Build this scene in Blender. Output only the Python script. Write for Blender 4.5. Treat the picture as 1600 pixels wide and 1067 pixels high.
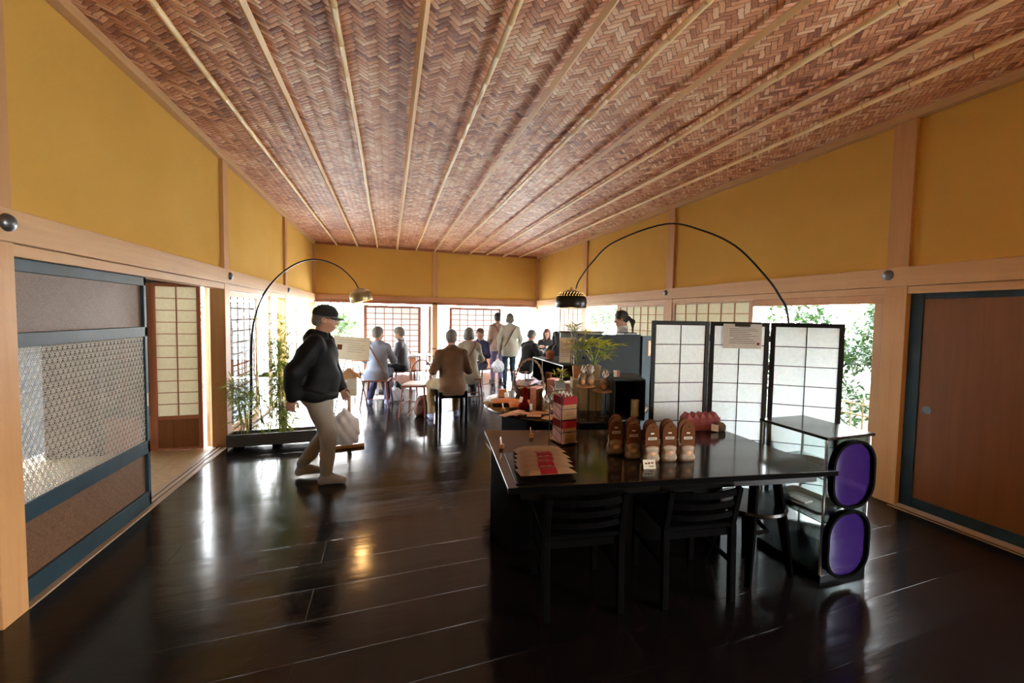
import bpy, bmesh, math, random
import numpy as np
from mathutils import Vector, Matrix, Euler, noise
R = math.radians
PI = math.pi
random.seed(7)
rng = np.random.default_rng(7)
for _o in list(bpy.data.objects):
    bpy.data.objects.remove(_o)
S = bpy.context.scene
C = S.collection

# ------------------------------------------------------------------ camera
YAW, PITCH, ROLL, FPX, CX, CY, CAMH = 0.34213, -0.04852, 0.01839, 645.0, 838.2, 526.7, 1.55
FW = Vector((math.sin(YAW)*math.cos(PITCH), math.cos(YAW)*math.cos(PITCH), math.sin(PITCH)))
_r0 = Vector((math.cos(YAW), -math.sin(YAW), 0)); _u0 = _r0.cross(FW)
RT = _r0*math.cos(ROLL) + _u0*math.sin(ROLL)
UP = -_r0*math.sin(ROLL) + _u0*math.cos(ROLL)
cam = bpy.data.cameras.new('camera'); camo = bpy.data.objects.new('camera', cam); C.objects.link(camo)
cam.sensor_fit = 'HORIZONTAL'; cam.sensor_width = 36.0
cam.lens = 36.0*FPX/1600
cam.shift_x = -(CX-800)/1600; cam.shift_y = (CY-533.5)/1600
cam.clip_start = 0.05; cam.clip_end = 300
camo.matrix_world = Matrix(((RT.x, UP.x, -FW.x, 0), (RT.y, UP.y, -FW.y, 0), (RT.z, UP.z, -FW.z, CAMH), (0, 0, 0, 1)))
S.camera = camo
S.view_settings.view_transform = 'Standard'; S.view_settings.look = 'None'
S.view_settings.gamma = 1.0; S.view_settings.use_curve_mapping = False
S.view_settings.exposure = 2.75
# ------------------------------------------------------------------ sky
W = bpy.data.worlds.new('sky'); S.world = W; W.use_nodes = True
_n = W.node_tree.nodes; _l = W.node_tree.links; _n.clear()
_bg = _n.new('ShaderNodeBackground'); _out = _n.new('ShaderNodeOutputWorld')
_tc = _n.new('ShaderNodeTexCoord'); _sp = _n.new('ShaderNodeSeparateXYZ'); _cr = _n.new('ShaderNodeValToRGB')
_l.new(_tc.outputs['Generated'], _sp.inputs[0]); _l.new(_sp.outputs[2], _cr.inputs[0])
_cr.color_ramp.elements[0].position = 0.0; _cr.color_ramp.elements[0].color = (1.0, 0.99, 0.95, 1)
_cr.color_ramp.elements[1].position = 0.7; _cr.color_ramp.elements[1].color = (0.80, 0.90, 1.0, 1)
_l.new(_cr.outputs[0], _bg.inputs[0]); _l.new(_bg.outputs[0], _out.inputs[0])
_bg.inputs[1].default_value = 7.0
S.cycles.use_denoising = True
S.cycles.max_bounces = 8; S.cycles.diffuse_bounces = 5; S.cycles.glossy_bounces = 4
S.cycles.transmission_bounces = 6; S.cycles.transparent_max_bounces = 12
S.cycles.sample_clamp_indirect = 12.0
S.cycles.caustics_reflective = False; S.cycles.caustics_refractive = False


def at(px, py, ax, v):
    """the point of the plane (axis ax = v metres) that stands at a place of the photograph"""
    d = FW + RT*((px-CX)/FPX) - UP*((py-CY)/FPX)
    t = (v - (CAMH if ax == 2 else 0.0))/d[ax]
    return Vector((0, 0, CAMH)) + d*t


# ------------------------------------------------------------------ materials
class NT:
    def __init__(s, name):
        s.m = bpy.data.materials.new(name); s.m.use_nodes = True
        s.t = s.m.node_tree; s.t.nodes.clear()
        s.out = s.t.nodes.new('ShaderNodeOutputMaterial')

    def n(s, t, **k):
        x = s.t.nodes.new(t)
        for a, b in k.items():
            setattr(x, a, b)
        return x

    def put(s, sock, v):
        if isinstance(v, bpy.types.NodeSocket):
            s.t.links.new(v, sock)
        elif v is not None:
            if hasattr(sock.default_value, '__len__') and not hasattr(v, '__len__'):
                v = (v, v, v)
            if hasattr(sock.default_value, '__len__') and len(sock.default_value) == 4 and len(v) == 3:
                v = (*v, 1)
            sock.default_value = v

    def math(s, op, a, b=0.0, c=None):
        x = s.n('ShaderNodeMath', operation=op); s.put(x.inputs[0], a); s.put(x.inputs[1], b)
        if c is not None:
            s.put(x.inputs[2], c)
        return x.outputs[0]

    def mix(s, f, a, b, mode='MIX'):
        x = s.n('ShaderNodeMix', data_type='RGBA', blend_type=mode)
        s.put(x.inputs[0], f); s.put(x.inputs[6], a); s.put(x.inputs[7], b)
        return x.outputs[2]

    def obj(s, scale=(1, 1, 1), loc=(0, 0, 0)):
        tc = s.n('ShaderNodeTexCoord'); mp = s.n('ShaderNodeMapping')
        s.t.links.new(tc.outputs['Object'], mp.inputs[0])
        mp.inputs['Scale'].default_value = scale; mp.inputs['Location'].default_value = loc
        return mp.outputs[0]

    def noise(s, v, scale, detail=3, rough=0.55, dist=0):
        x = s.n('ShaderNodeTexNoise'); s.put(x.inputs['Vector'], v)
        x.inputs['Scale'].default_value = scale; x.inputs['Detail'].default_value = detail
        x.inputs['Roughness'].default_value = rough; x.inputs['Distortion'].default_value = dist
        return x.outputs[0]

    def ramp(s, f, *stops):
        x = s.n('ShaderNodeValToRGB'); s.put(x.inputs[0], f); e = x.color_ramp.elements
        while len(e) < len(stops):
            e.new(0.5)
        for k, (p, c) in enumerate(stops):
            e[k].position = p; e[k].color = (*c, 1) if len(c) == 3 else c
        return x.outputs[0]

    def bump(s, h, strength=0.3, dist=0.01):
        x = s.n('ShaderNodeBump'); s.put(x.inputs['Height'], h)
        x.inputs['Strength'].default_value = strength; x.inputs['Distance'].default_value = dist
        return x.outputs[0]

    def pbr(s, col, rough=0.6, metal=0.0, bump=None, spec=0.5, coat=0.0, trans=0.0, sheen=0.0, emit=None, es=0.0, alpha=1.0, ior=1.45):
        x = s.n('ShaderNodeBsdfPrincipled')
        s.put(x.inputs['Base Color'], col); s.put(x.inputs['Roughness'], rough); s.put(x.inputs['Metallic'], metal)
        s.put(x.inputs['Specular IOR Level'], spec); s.put(x.inputs['Coat Weight'], coat)
        s.put(x.inputs['Transmission Weight'], trans); s.put(x.inputs['Sheen Weight'], sheen); s.put(x.inputs['IOR'], ior)
        s.put(x.inputs['Alpha'], alpha)
        if emit is not None:
            s.put(x.inputs['Emission Color'], emit); s.put(x.inputs['Emission Strength'], es)
        if bump is not None:
            s.put(x.inputs['Normal'], bump)
        return x.outputs[0]

    def done(s, sh):
        s.t.links.new(sh, s.out.inputs[0]); return s.m


def plain(name, col, rough=0.55, metal=0.0, var=0.12, nscale=9, b=0.1, spec=0.5, coat=0.0, sheen=0.0):
    t = NT(name); v = t.obj()
    f = t.noise(v, nscale, 4)
    c0 = tuple(x*(1-var) for x in col); c1 = tuple(min(1, x*(1+var)) for x in col)
    c = t.ramp(f, (0.3, c0), (0.7, c1))
    return t.done(t.pbr(c, rough, metal, t.bump(t.noise(v, nscale*12, 3), b, 0.004), spec, coat, sheen=sheen))


def wood(name, c0, c1, axis='z', rough=0.45, fine=60, spec=0.4, b=0.15, coat=0.0):
    t = NT(name); k = {'x': (0.05, 1, 1), 'y': (1, 0.05, 1), 'z': (1, 1, 0.05)}[axis]
    v = t.obj(k)
    f = t.noise(v, 14, 5, 0.6, 0.6); g = t.noise(v, fine*2.2, 3, 0.6)
    c = t.ramp(f, (0.25, c0), (0.5, tuple((a+b_)/2 for a, b_ in zip(c0, c1))), (0.75, c1))
    c = t.mix(t.math('MULTIPLY', g, 0.35), c, tuple(x*0.72 for x in c0))
    big = t.noise(t.obj(), 1.3, 2)
    c = t.mix(t.math('MULTIPLY', big, 0.3), c, tuple(min(1, x*1.15) for x in c1))
    return t.done(t.pbr(c, rough, 0, t.bump(g, b, 0.003), spec, coat))


def fabric(name, col, rough=0.9, weave=420, b=0.25):
    t = NT(name); v = t.obj()
    f = t.noise(v, 6, 4); g = t.noise(v, weave, 2)
    c = t.ramp(f, (0.3, tuple(x*0.88 for x in col)), (0.7, tuple(min(1, x*1.08) for x in col)))
    return t.done(t.pbr(c, rough, 0, t.bump(t.math('ADD', g, t.noise(v, 14, 3)), b, 0.004), 0.25, sheen=0.15))


def paper_lit(name, col, trans=0.45, fibre=30):
    """paper that lets daylight through"""
    t = NT(name); v = t.obj()
    f = t.noise(v, fibre, 5, 0.7)
    c = t.ramp(f, (0.3, tuple(x*0.86 for x in col)), (0.7, col))
    d = t.n('ShaderNodeBsdfDiffuse'); t.put(d.inputs[0], c)
    r = t.n('ShaderNodeBsdfTranslucent'); t.put(r.inputs[0], c)
    m = t.n('ShaderNodeMixShader'); m.inputs[0].default_value = trans
    t.t.links.new(d.outputs[0], m.inputs[1]); t.t.links.new(r.outputs[0], m.inputs[2])
    return t.done(m.outputs[0])


def glass_mat(name, tint=(1, 1, 1), refl=0.9):
    t = NT(name)
    g = t.n('ShaderNodeBsdfGlossy'); g.inputs['Roughness'].default_value = 0.02
    tr = t.n('ShaderNodeBsdfTransparent'); t.put(tr.inputs[0], tint)
    fr = t.n('ShaderNodeFresnel'); fr.inputs[0].default_value = 1.45
    m = t.n('ShaderNodeMixShader'); t.put(m.inputs[0], t.math('MULTIPLY', fr.outputs[0], refl))
    t.t.links.new(tr.outputs[0], m.inputs[1]); t.t.links.new(g.outputs[0], m.inputs[2])
    return t.done(m.outputs[0])


def leaf_mat(name, c0, c1, trans=0.4):
    t = NT(name)
    f = t.noise(t.obj(), 5, 3)
    c = t.ramp(f, (0.3, c0), (0.7, c1))
    d = t.n('ShaderNodeBsdfDiffuse'); t.put(d.inputs[0], c)
    r = t.n('ShaderNodeBsdfTranslucent'); t.put(r.inputs[0], c)
    m = t.n('ShaderNodeMixShader'); m.inputs[0].default_value = trans
    t.t.links.new(d.outputs[0], m.inputs[1]); t.t.links.new(r.outputs[0], m.inputs[2])
    g = t.n('ShaderNodeBsdfGlossy'); g.inputs['Roughness'].default_value = 0.35
    m2 = t.n('ShaderNodeMixShader'); m2.inputs[0].default_value = 0.06
    t.t.links.new(m.outputs[0], m2.inputs[1]); t.t.links.new(g.outputs[0], m2.inputs[2])
    return t.done(m2.outputs[0])


def floor_mat():
    t = NT('black_lacquered_boards')
    br = t.n('ShaderNodeTexBrick'); t.put(br.inputs['Vector'], t.obj((1, 1, 1), (0.4, 0.09, 0)))
    br.offset = 0.37; br.offset_frequency = 2; br.squash = 1
    for k, v in (('Color1', (0, 0, 0)), ('Color2', (1, 1, 1)), ('Mortar', (0.5, 0.5, 0.5))):
        t.put(br.inputs[k], v)
    br.inputs['Scale'].default_value = 1.0; br.inputs['Mortar Size'].default_value = 0.0022
    br.inputs['Mortar Smooth'].default_value = 0.6; br.inputs['Brick Width'].default_value = 2.4
    br.inputs['Row Height'].default_value = 0.262; br.inputs['Bias'].default_value = 0.0
    rnd = t.n('ShaderNodeSeparateColor'); t.put(rnd.inputs[0], br.outputs['Color']); rnd = rnd.outputs[0]
    seam = br.outputs['Fac']
    g = t.noise(t.obj((0.06, 1, 1)), 30, 5, 0.65, 0.4)
    c = t.mix(g, (0.0022, 0.0017, 0.0017), (0.006, 0.0038, 0.0034))
    c = t.mix(t.math('MULTIPLY', rnd, 0.45), c, (0.0075, 0.0045, 0.004))
    scr = t.noise(t.obj((2.5, 14, 1)), 3.5, 6, 0.75, 1.2)
    worn = t.ramp(scr, (0.62, (0, 0, 0)), (0.78, (1, 1, 1)))
    c = t.mix(t.math('MULTIPLY', worn, 0.06), c, (0.06, 0.055, 0.05))
    c = t.mix(seam, c, (0.003, 0.003, 0.003))
    ro = t.math('ADD', 0.075, t.math('MULTIPLY', t.noise(t.obj((0.5, 2, 1)), 3, 5, 0.7), 0.13))
    ro = t.math('ADD', ro, t.math('MULTIPLY', rnd, 0.05))
    ro = t.math('ADD', ro, t.math('MULTIPLY', worn, 0.10))
    cup = t.n('ShaderNodeTexWave', wave_type='BANDS', bands_direction='Y', wave_profile='SIN')
    t.put(cup.inputs['Vector'], t.obj()); cup.inputs['Scale'].default_value = 1.2; cup.inputs['Distortion'].default_value = 2.0
    h = t.math('SUBTRACT', t.math('MULTIPLY', g, 0.10), t.math('MULTIPLY', seam, 0.55))
    h = t.math('ADD', h, t.math('MULTIPLY', t.math('MULTIPLY', rnd, t.noise(t.obj((0.3, 1.5, 1)), 2, 3)), 2.2))
    h = t.math('ADD', h, t.math('MULTIPLY', t.noise(t.obj((0.8, 3, 1)), 4, 4), 0.5))
    return t.done(t.pbr(c, ro, 0, t.bump(h, 0.35, 0.006), 0.5))


def woven_mat(name, s, over, c_dark, c_mid, c_pale, bump=0.9, dark_gap=0.12, colorvar=1.0):
    """strips laid over each other at +-45 degrees, each passing over `over` of the others"""
    t = NT(name); tc = t.n('ShaderNodeTexCoord'); sp = t.n('ShaderNodeSeparateXYZ')
    wob = t.math('ADD', t.math('MULTIPLY', t.noise(tc.outputs['Object'], 6, 2), 0.5), t.math('MULTIPLY', t.noise(tc.outputs['Object'], 1.1/s, 3, 0.6), 0.42))
    t.t.links.new(tc.outputs['Object'], sp.inputs[0])
    x = t.math('ADD', sp.outputs[0], t.math('MULTIPLY', wob, s)); y = t.math('ADD', sp.outputs[1], t.math('MULTIPLY', t.noise(tc.outputs['Object'], 0.9/s, 2), s*0.45))
    u = t.math('DIVIDE', t.math('ADD', x, y), s); v = t.math('DIVIDE', t.math('SUBTRACT', x, y), s)
    i = t.math('FLOOR', u); j = t.math('FLOOR', v)
    fu = t.math('FRACT', u); fv = t.math('FRACT', v)
    ph = t.math('FLOORED_MODULO', t.math('ADD', i, j), 2.0*over)
    sel = t.math('LESS_THAN', ph, over-0.5)              # 1: the strip that runs along v is on top
    across = t.math('ADD', t.math('MULTIPLY', sel, fu), t.math('MULTIPLY', t.math('SUBTRACT', 1, sel), fv))
    idx = t.math('ADD', t.math('MULTIPLY', sel, i), t.math('MULTIPLY', t.math('SUBTRACT', 1, sel), t.math('ADD', j, 531.3)))
    # position inside the float: 0..over
    phf = t.math('FLOORED_MODULO', ph, float(over))
    along_u = t.math('ADD', phf, fu); along_v = t.math('ADD', phf, fv)
    along = t.math('DIVIDE', t.math('ADD', t.math('MULTIPLY', sel, along_v), t.math('MULTIPLY', t.math('SUBTRACT', 1, sel), along_u)), float(over))
    fl = t.math('FLOOR', t.math('DIVIDE', t.math('ADD', i, j), float(over)))
    wn = t.n('ShaderNodeTexWhiteNoise', noise_dimensions='3D'); cb = t.n('ShaderNodeCombineXYZ')
    t.put(cb.inputs[0], idx); t.put(cb.inputs[1], fl); t.put(cb.inputs[2], sel); t.put(wn.inputs['Vector'], cb.outputs[0])
    w2 = t.n('ShaderNodeTexWhiteNoise', noise_dimensions='1D'); t.put(w2.inputs['W'], idx)
    rnd = t.math('ADD', t.math('MULTIPLY', wn.outputs[0], 0.45), t.math('MULTIPLY', w2.outputs[0], 0.35))
    st = t.n('ShaderNodeCombineXYZ'); t.put(st.inputs[0], t.math('MULTIPLY', across, 9.0))
    t.put(st.inputs[1], t.math('MULTIPLY', along, 1.2)); t.put(st.inputs[2], t.math('MULTIPLY', t.math('ADD', idx, t.math('MULTIPLY', fl, 7.7)), 3.1))
    streak = t.noise(st.outputs[0], 1.3, 4, 0.7)
    rnd = t.math('ADD', rnd, t.math('MULTIPLY', t.math('SUBTRACT', streak, 0.5), 1.15))
    rnd = t.math('ADD', rnd, t.math('MULTIPLY', t.math('SUBTRACT', t.noise(tc.outputs['Object'], 0.9, 3), 0.5), 0.8))
    c = t.ramp(rnd, (0.02, c_dark), (0.38, c_mid), (0.62, tuple(a*0.55+b_*0.45 for a, b_ in zip(c_mid, c_pale))), (0.88, c_pale))
    edge = t.math('MULTIPLY', t.math('MULTIPLY', across, t.math('SUBTRACT', 1, across)), 4.0)
    ends = t.math('MULTIPLY', t.math('MULTIPLY', along, t.math('SUBTRACT', 1, along)), 4.0)
    gn = t.math('MULTIPLY', t.noise(tc.outputs['Object'], 1.7/s, 3), dark_gap*4.6)
    gap = t.math('LESS_THAN', edge, gn)
    gap = t.math('MAXIMUM', gap, t.math('LESS_THAN', ends, t.math('MULTIPLY', gn, 0.45)))
    c = t.mix(t.math('MULTIPLY', gap, 0.72), c, tuple(a*0.3 for a in c_dark))
    h = t.math('ADD', t.math('MULTIPLY', t.math('POWER', edge, 0.4), 0.35), t.math('MULTIPLY', t.math('POWER', ends, 0.5), 0.65))
    h = t.math('ADD', h, t.math('MULTIPLY', streak, 0.12))
    return t.done(t.pbr(c, 0.48, 0, t.bump(h, bump, s*0.22), 0.4))


def plaster_mat():
    t = NT('ochre_plaster'); v = t.obj()
    f = t.noise(v, 1.1, 4); g = t.noise(v, 130, 4, 0.7)
    c = t.ramp(f, (0.3, (0.60, 0.345, 0.070)), (0.7, (0.66, 0.39, 0.088)))
    c = t.mix(t.math('MULTIPLY', g, 0.22), c, (0.54, 0.30, 0.06))
    return t.done(t.pbr(c, 0.9, 0, t.bump(g, 0.25, 0.003), 0.2))


def ground_mat():
    t = NT('garden_gravel'); v = t.obj()
    c = t.ramp(t.noise(v, 2, 5), (0.35, (0.42, 0.41, 0.37)), (0.65, (0.60, 0.58, 0.53)))
    c = t.mix(t.noise(v, 60, 3), c, (0.66, 0.64, 0.58))
    return t.done(t.pbr(c, 0.95, 0, t.bump(t.noise(v, 90, 3), 0.5, 0.02), 0.2))


M = {}
M['floor'] = floor_mat()
M['plaster'] = plaster_mat()
M['ceiling'] = woven_mat('woven_ceiling_strips', 0.046, 3, (0.22, 0.060, 0.026), (0.68, 0.285, 0.135), (0.93, 0.70, 0.46))
M['panel_weave'] = woven_mat('fine_woven_panel', 0.006, 3, (0.075, 0.034, 0.016), (0.13, 0.066, 0.034), (0.18, 0.10, 0.055), bump=0.3, dark_gap=0.02)
M['pillar'] = wood('cypress_upright', (0.46, 0.225, 0.085), (0.60, 0.33, 0.14), 'z')
M['beam_y'] = wood('cypress_rail', (0.50, 0.27, 0.115), (0.64, 0.39, 0.19), 'y')
M['beam_x'] = wood('cypress_cross_rail', (0.40, 0.17, 0.075), (0.52, 0.25, 0.115), 'x')  # darker cypress colour stands in for the far rail being backlit
M['redwood'] = wood('reddish_joinery', (0.27, 0.085, 0.04), (0.40, 0.15, 0.07), 'z')
M['redwood_x'] = wood('reddish_joinery_across', (0.27, 0.085, 0.04), (0.40, 0.15, 0.07), 'x')
M['orange_wood'] = wood('orange_skirting_boards', (0.42, 0.13, 0.05), (0.52, 0.19, 0.08), 'z')
M['bamboo'] = plain('peeled_bamboo', (0.86, 0.64, 0.34), 0.35, var=0.12, nscale=3)
M['batten'] = wood('pale_batten', (0.74, 0.48, 0.24), (0.86, 0.60, 0.34), 'y')
M['blue_lacquer'] = plain('blue_black_lacquer', (0.016, 0.036, 0.050), 0.42, var=0.3, nscale=4, spec=0.3)
M['black'] = plain('black_lacquer', (0.0018, 0.0017, 0.0020), 0.25, var=0.3, nscale=5, b=0.04, spec=0.2)
M['black_top'] = wood('black_table_top', (0.010, 0.007, 0.006), (0.017, 0.012, 0.010), 'x', 0.12, b=0.03, spec=0.7)
M['black_matt'] = plain('matt_black', (0.0018, 0.0016, 0.0017), 0.85, var=0.3, spec=0.02)
M['joint'] = plain('dark_bamboo_joint', (0.16, 0.10, 0.05), 0.6)
M['black_steel'] = plain('black_steel', (0.02, 0.018, 0.017), 0.3, 0.6)
M['grey_wood'] = wood('dark_grey_boards', (0.065, 0.070, 0.080), (0.105, 0.11, 0.12), 'x', 0.5)
M['counter'] = plain('dark_slate_panel', (0.010, 0.012, 0.012), 0.7, var=0.2, nscale=3, spec=0.12)
M['counter_blue'] = plain('slate_blue_panel', (0.026, 0.038, 0.045), 0.6, var=0.2, nscale=3, spec=0.2)
M['teal'] = plain('pale_teal_panel', (0.36, 0.50, 0.50), 0.5)
M['fusuma'] = wood('brown_sliding_board', (0.15, 0.050, 0.013), (0.23, 0.088, 0.025), 'z', 0.5, 30)
M['paper'] = paper_lit('window_paper', (0.92, 0.92, 0.90), 0.13)
M['paper_shade'] = paper_lit('thick_cream_window_paper', (0.84, 0.80, 0.66), 0.20)  # translucency set to imitate shade outside the side-room door
M['paper_cream'] = paper_lit('cream_window_paper', (0.90, 0.88, 0.70), 0.085)
M['screen_paper'] = paper_lit('grey_white_screen_paper', (0.90, 0.96, 0.97), 0.46)
M['tatami'] = plain('straw_matting', (0.50, 0.35, 0.19), 0.7, nscale=20)
M['track'] = wood('worn_threshold', (0.33, 0.22, 0.13), (0.5, 0.37, 0.25), 'y')
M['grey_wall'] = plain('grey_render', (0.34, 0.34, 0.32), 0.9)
M['dim_wall'] = plain('dim_grey_wall', (0.085, 0.08, 0.07), 0.9)  # grey wall colour darkened so the backing of the cane reads as dim
M['ground'] = ground_mat()
M['deck'] = wood('grey_veranda_boards', (0.10, 0.12, 0.16), (0.16, 0.19, 0.24), 'y', 0.4)
M['steel'] = plain('brushed_metal', (0.55, 0.56, 0.55), 0.3, 0.9, nscale=4)
M['iron'] = plain('old_iron_boss', (0.16, 0.17, 0.18), 0.35, 0.8)
M['brass'] = plain('aged_brass', (0.30, 0.24, 0.13), 0.35, 0.9)
M['white'] = plain('white_card', (0.78, 0.77, 0.74), 0.6, var=0.03, b=0.02)
M['ink'] = plain('printed_ink', (0.10, 0.09, 0.09), 0.7)
M['glass'] = glass_mat('clear_glass', (0.95, 0.98, 0.97))
M['glass_edge'] = plain('green_glass_edge', (0.10, 0.42, 0.36), 0.15)
M['leaf'] = leaf_mat('bamboo_leaf', (0.22, 0.32, 0.03), (0.52, 0.60, 0.10), 0.5)
M['leaf_bright'] = leaf_mat('palm_leaf', (0.24, 0.34, 0.04), (0.62, 0.66, 0.12), 0.5)
M['leaf_grey'] = leaf_mat('dusty_leaf', (0.16, 0.21, 0.09), (0.36, 0.40, 0.20), 0.5)
M['tree_leaf'] = leaf_mat('garden_leaf', (0.011, 0.032, 0.008), (0.038, 0.075, 0.017), 0.45)
M['tree_leaf2'] = leaf_mat('pale_garden_leaf', (0.025, 0.055, 0.017), (0.075, 0.12, 0.034), 0.5)
M['bark'] = plain('bark', (0.10, 0.075, 0.05), 0.9, var=0.3, nscale=14, b=0.6)
M['fence'] = plain('split_bamboo', (0.10, 0.075, 0.035), 0.5)
M['moss'] = plain('mossy_ground', (0.030, 0.042, 0.012), 0.95, var=0.4, nscale=3, b=0.5)
M['soil'] = plain('potting_soil', (0.05, 0.035, 0.025), 0.95, b=0.6)
M['kraft'] = plain('kraft_paper', (0.26, 0.15, 0.075), 0.7, var=0.1, nscale=12, b=0.25, spec=0.15)
M['kraft_dark'] = plain('brown_card', (0.088, 0.031, 0.011), 0.8, var=0.1, spec=0.08)
M['crimson'] = plain('crimson_paper', (0.20, 0.006, 0.009), 0.7, spec=0.15)
M['pale_render'] = plain('pale_blue_grey_render', (0.040, 0.052, 0.072), 0.9)
M['pink'] = plain('pink_card', (0.34, 0.075, 0.08), 0.6, var=0.06)
M['pinkw'] = plain('rose_white_print', (0.66, 0.36, 0.36), 0.5, var=0.2, nscale=40)
M['orange'] = plain('orange_wrapping', (0.60, 0.22, 0.07), 0.5, var=0.12, nscale=12)
M['peach'] = plain('peach_sachet', (0.66, 0.36, 0.22), 0.35, var=0.2, nscale=30)
M['lilac'] = plain('silvery_lilac_film', (0.55, 0.54, 0.70), 0.22, 0.2, var=0.25, nscale=30, b=0.6)
M['foil'] = plain('clear_film_wrap', (0.19, 0.13, 0.08), 0.2, 0.15, var=0.35, nscale=40, b=0.6)
M['tan'] = plain('tan_biscuit', (0.42, 0.22, 0.10), 0.6, var=0.25, nscale=40)
M['wicker'] = plain('brown_wicker', (0.19, 0.12, 0.07), 0.6, var=0.4, nscale=60, b=0.7)
M['terracotta'] = plain('terracotta', (0.42, 0.15, 0.07), 0.6)
M['cream'] = plain('cream_glaze', (0.66, 0.64, 0.50), 0.35, var=0.05)
M['pale_blue'] = plain('pale_blue_glaze', (0.42, 0.52, 0.62), 0.35, var=0.05)
M['plain_wood'] = wood('plain_oak', (0.42, 0.22, 0.10), (0.56, 0.33, 0.17), 'z')
M['plain_wood_x'] = wood('plain_oak_across', (0.46, 0.22, 0.10), (0.60, 0.32, 0.15), 'x')
M['chair_wood'] = wood('reddish_chair_wood', (0.15, 0.035, 0.03), (0.24, 0.07, 0.05), 'z', 0.3)
M['seat_white'] = plain('pale_seat_pad', (0.62, 0.56, 0.52), 0.5)
M['tray'] = plain('pale_plastic_tray', (0.50, 0.49, 0.43), 0.4)
M['table_white'] = plain('pale_table_top', (0.52, 0.55, 0.57), 0.25, var=0.05)
M['skin'] = plain('skin', (0.40, 0.21, 0.14), 0.5, var=0.08, b=0.05)
M['lip'] = plain('lip', (0.40, 0.15, 0.12), 0.45)
M['eye_white'] = plain('eye_white', (0.75, 0.73, 0.70), 0.2, var=0.02, b=0)
M['eye_dark'] = plain('iris', (0.02, 0.012, 0.008), 0.15, b=0)
M['hair_black'] = plain('black_hair', (0.016, 0.012, 0.011), 0.42, var=0.4, nscale=60, b=0.5)
M['hair_brown'] = plain('reddish_brown_hair', (0.10, 0.035, 0.028), 0.45, var=0.4, nscale=60, b=0.5)
M['hair_grey'] = plain('grey_hair', (0.13, 0.12, 0.105), 0.6, var=0.35, nscale=70, b=0.5)
M['cloth_black'] = plain('black_nylon', (0.0030, 0.0030, 0.0036), 0.62, var=0.2, nscale=10, b=0.3, spec=0.22)
M['cloth_beige'] = fabric('beige_cotton', (0.27, 0.245, 0.205))
M['cloth_brown'] = fabric('brown_wool', (0.105, 0.052, 0.024))
M['cloth_khaki'] = fabric('khaki_cotton', (0.24, 0.17, 0.09))
M['cloth_cream'] = fabric('cream_coat_cloth', (0.36, 0.33, 0.26))
M['cloth_pinkish'] = fabric('rose_beige_cloth', (0.34, 0.24, 0.19))
M['cloth_paleblue'] = fabric('pale_blue_grey_cloth', (0.22, 0.25, 0.33))
M['cloth_navy'] = fabric('navy_cloth', (0.035, 0.035, 0.085))
M['cloth_teal'] = fabric('dark_teal_cloth', (0.03, 0.055, 0.075))
M['cloth_purple'] = fabric('mauve_cloth', (0.17, 0.13, 0.24))
M['cloth_charcoal'] = fabric('charcoal_cloth', (0.014, 0.014, 0.015))
M['cloth_greyjacket'] = fabric('grey_leather', (0.075, 0.065, 0.075), 0.45)
M['cloth_white'] = fabric('white_cotton', (0.62, 0.61, 0.60))
M['cloth_shirt'] = fabric('grey_blouse', (0.36, 0.34, 0.33))
M['sock'] = fabric('grey_sock', (0.30, 0.28, 0.27))
M['sock_blue'] = fabric('lavender_sock', (0.34, 0.38, 0.60))
M['leather'] = plain('brown_leather', (0.15, 0.07, 0.045), 0.5, b=0.4)
M['pack'] = fabric('maroon_brown_canvas', (0.17, 0.085, 0.065))
M['bag_white'] = paper_lit('thin_white_carrier', (0.80, 0.80, 0.82), 0.35, 12)
M['screen_black'] = plain('black_screen_frame', (0.005, 0.004, 0.0045), 0.5, spec=0.15)
M['beige_board'] = plain('beige_sign_board', (0.50, 0.46, 0.36), 0.6, var=0.04)
M['bulb'] = None
_t = NT('warm_bulb_glow'); _e = _t.n('ShaderNodeEmission'); _t.put(_e.inputs[0], (1.0, 0.55, 0.2)); _e.inputs[1].default_value = 60
M['bulb'] = _t.done(_e.outputs[0])
_t = NT('purple_acrylic')
_g = _t.n('ShaderNodeBsdfGlossy'); _g.inputs['Roughness'].default_value = 0.06; _t.put(_g.inputs[0], (0.8, 0.8, 0.9))
_a = _t.n('ShaderNodeBsdfTransparent'); _t.put(_a.inputs[0], (0.17, 0.10, 0.42))
_d = _t.n('ShaderNodeBsdfDiffuse'); _t.put(_d.inputs[0], (0.035, 0.012, 0.11))
_m = _t.n('ShaderNodeMixShader'); _m.inputs[0].default_value = 0.45
_t.t.links.new(_a.outputs[0], _m.inputs[1]); _t.t.links.new(_d.outputs[0], _m.inputs[2])
_f = _t.n('ShaderNodeFresnel'); _m2 = _t.n('ShaderNodeMixShader')
_t.t.links.new(_f.outputs[0], _m2.inputs[0]); _t.t.links.new(_m.outputs[0], _m2.inputs[1]); _t.t.links.new(_g.outputs[0], _m2.inputs[2])
M['purple'] = _t.done(_m2.outputs[0])


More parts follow.
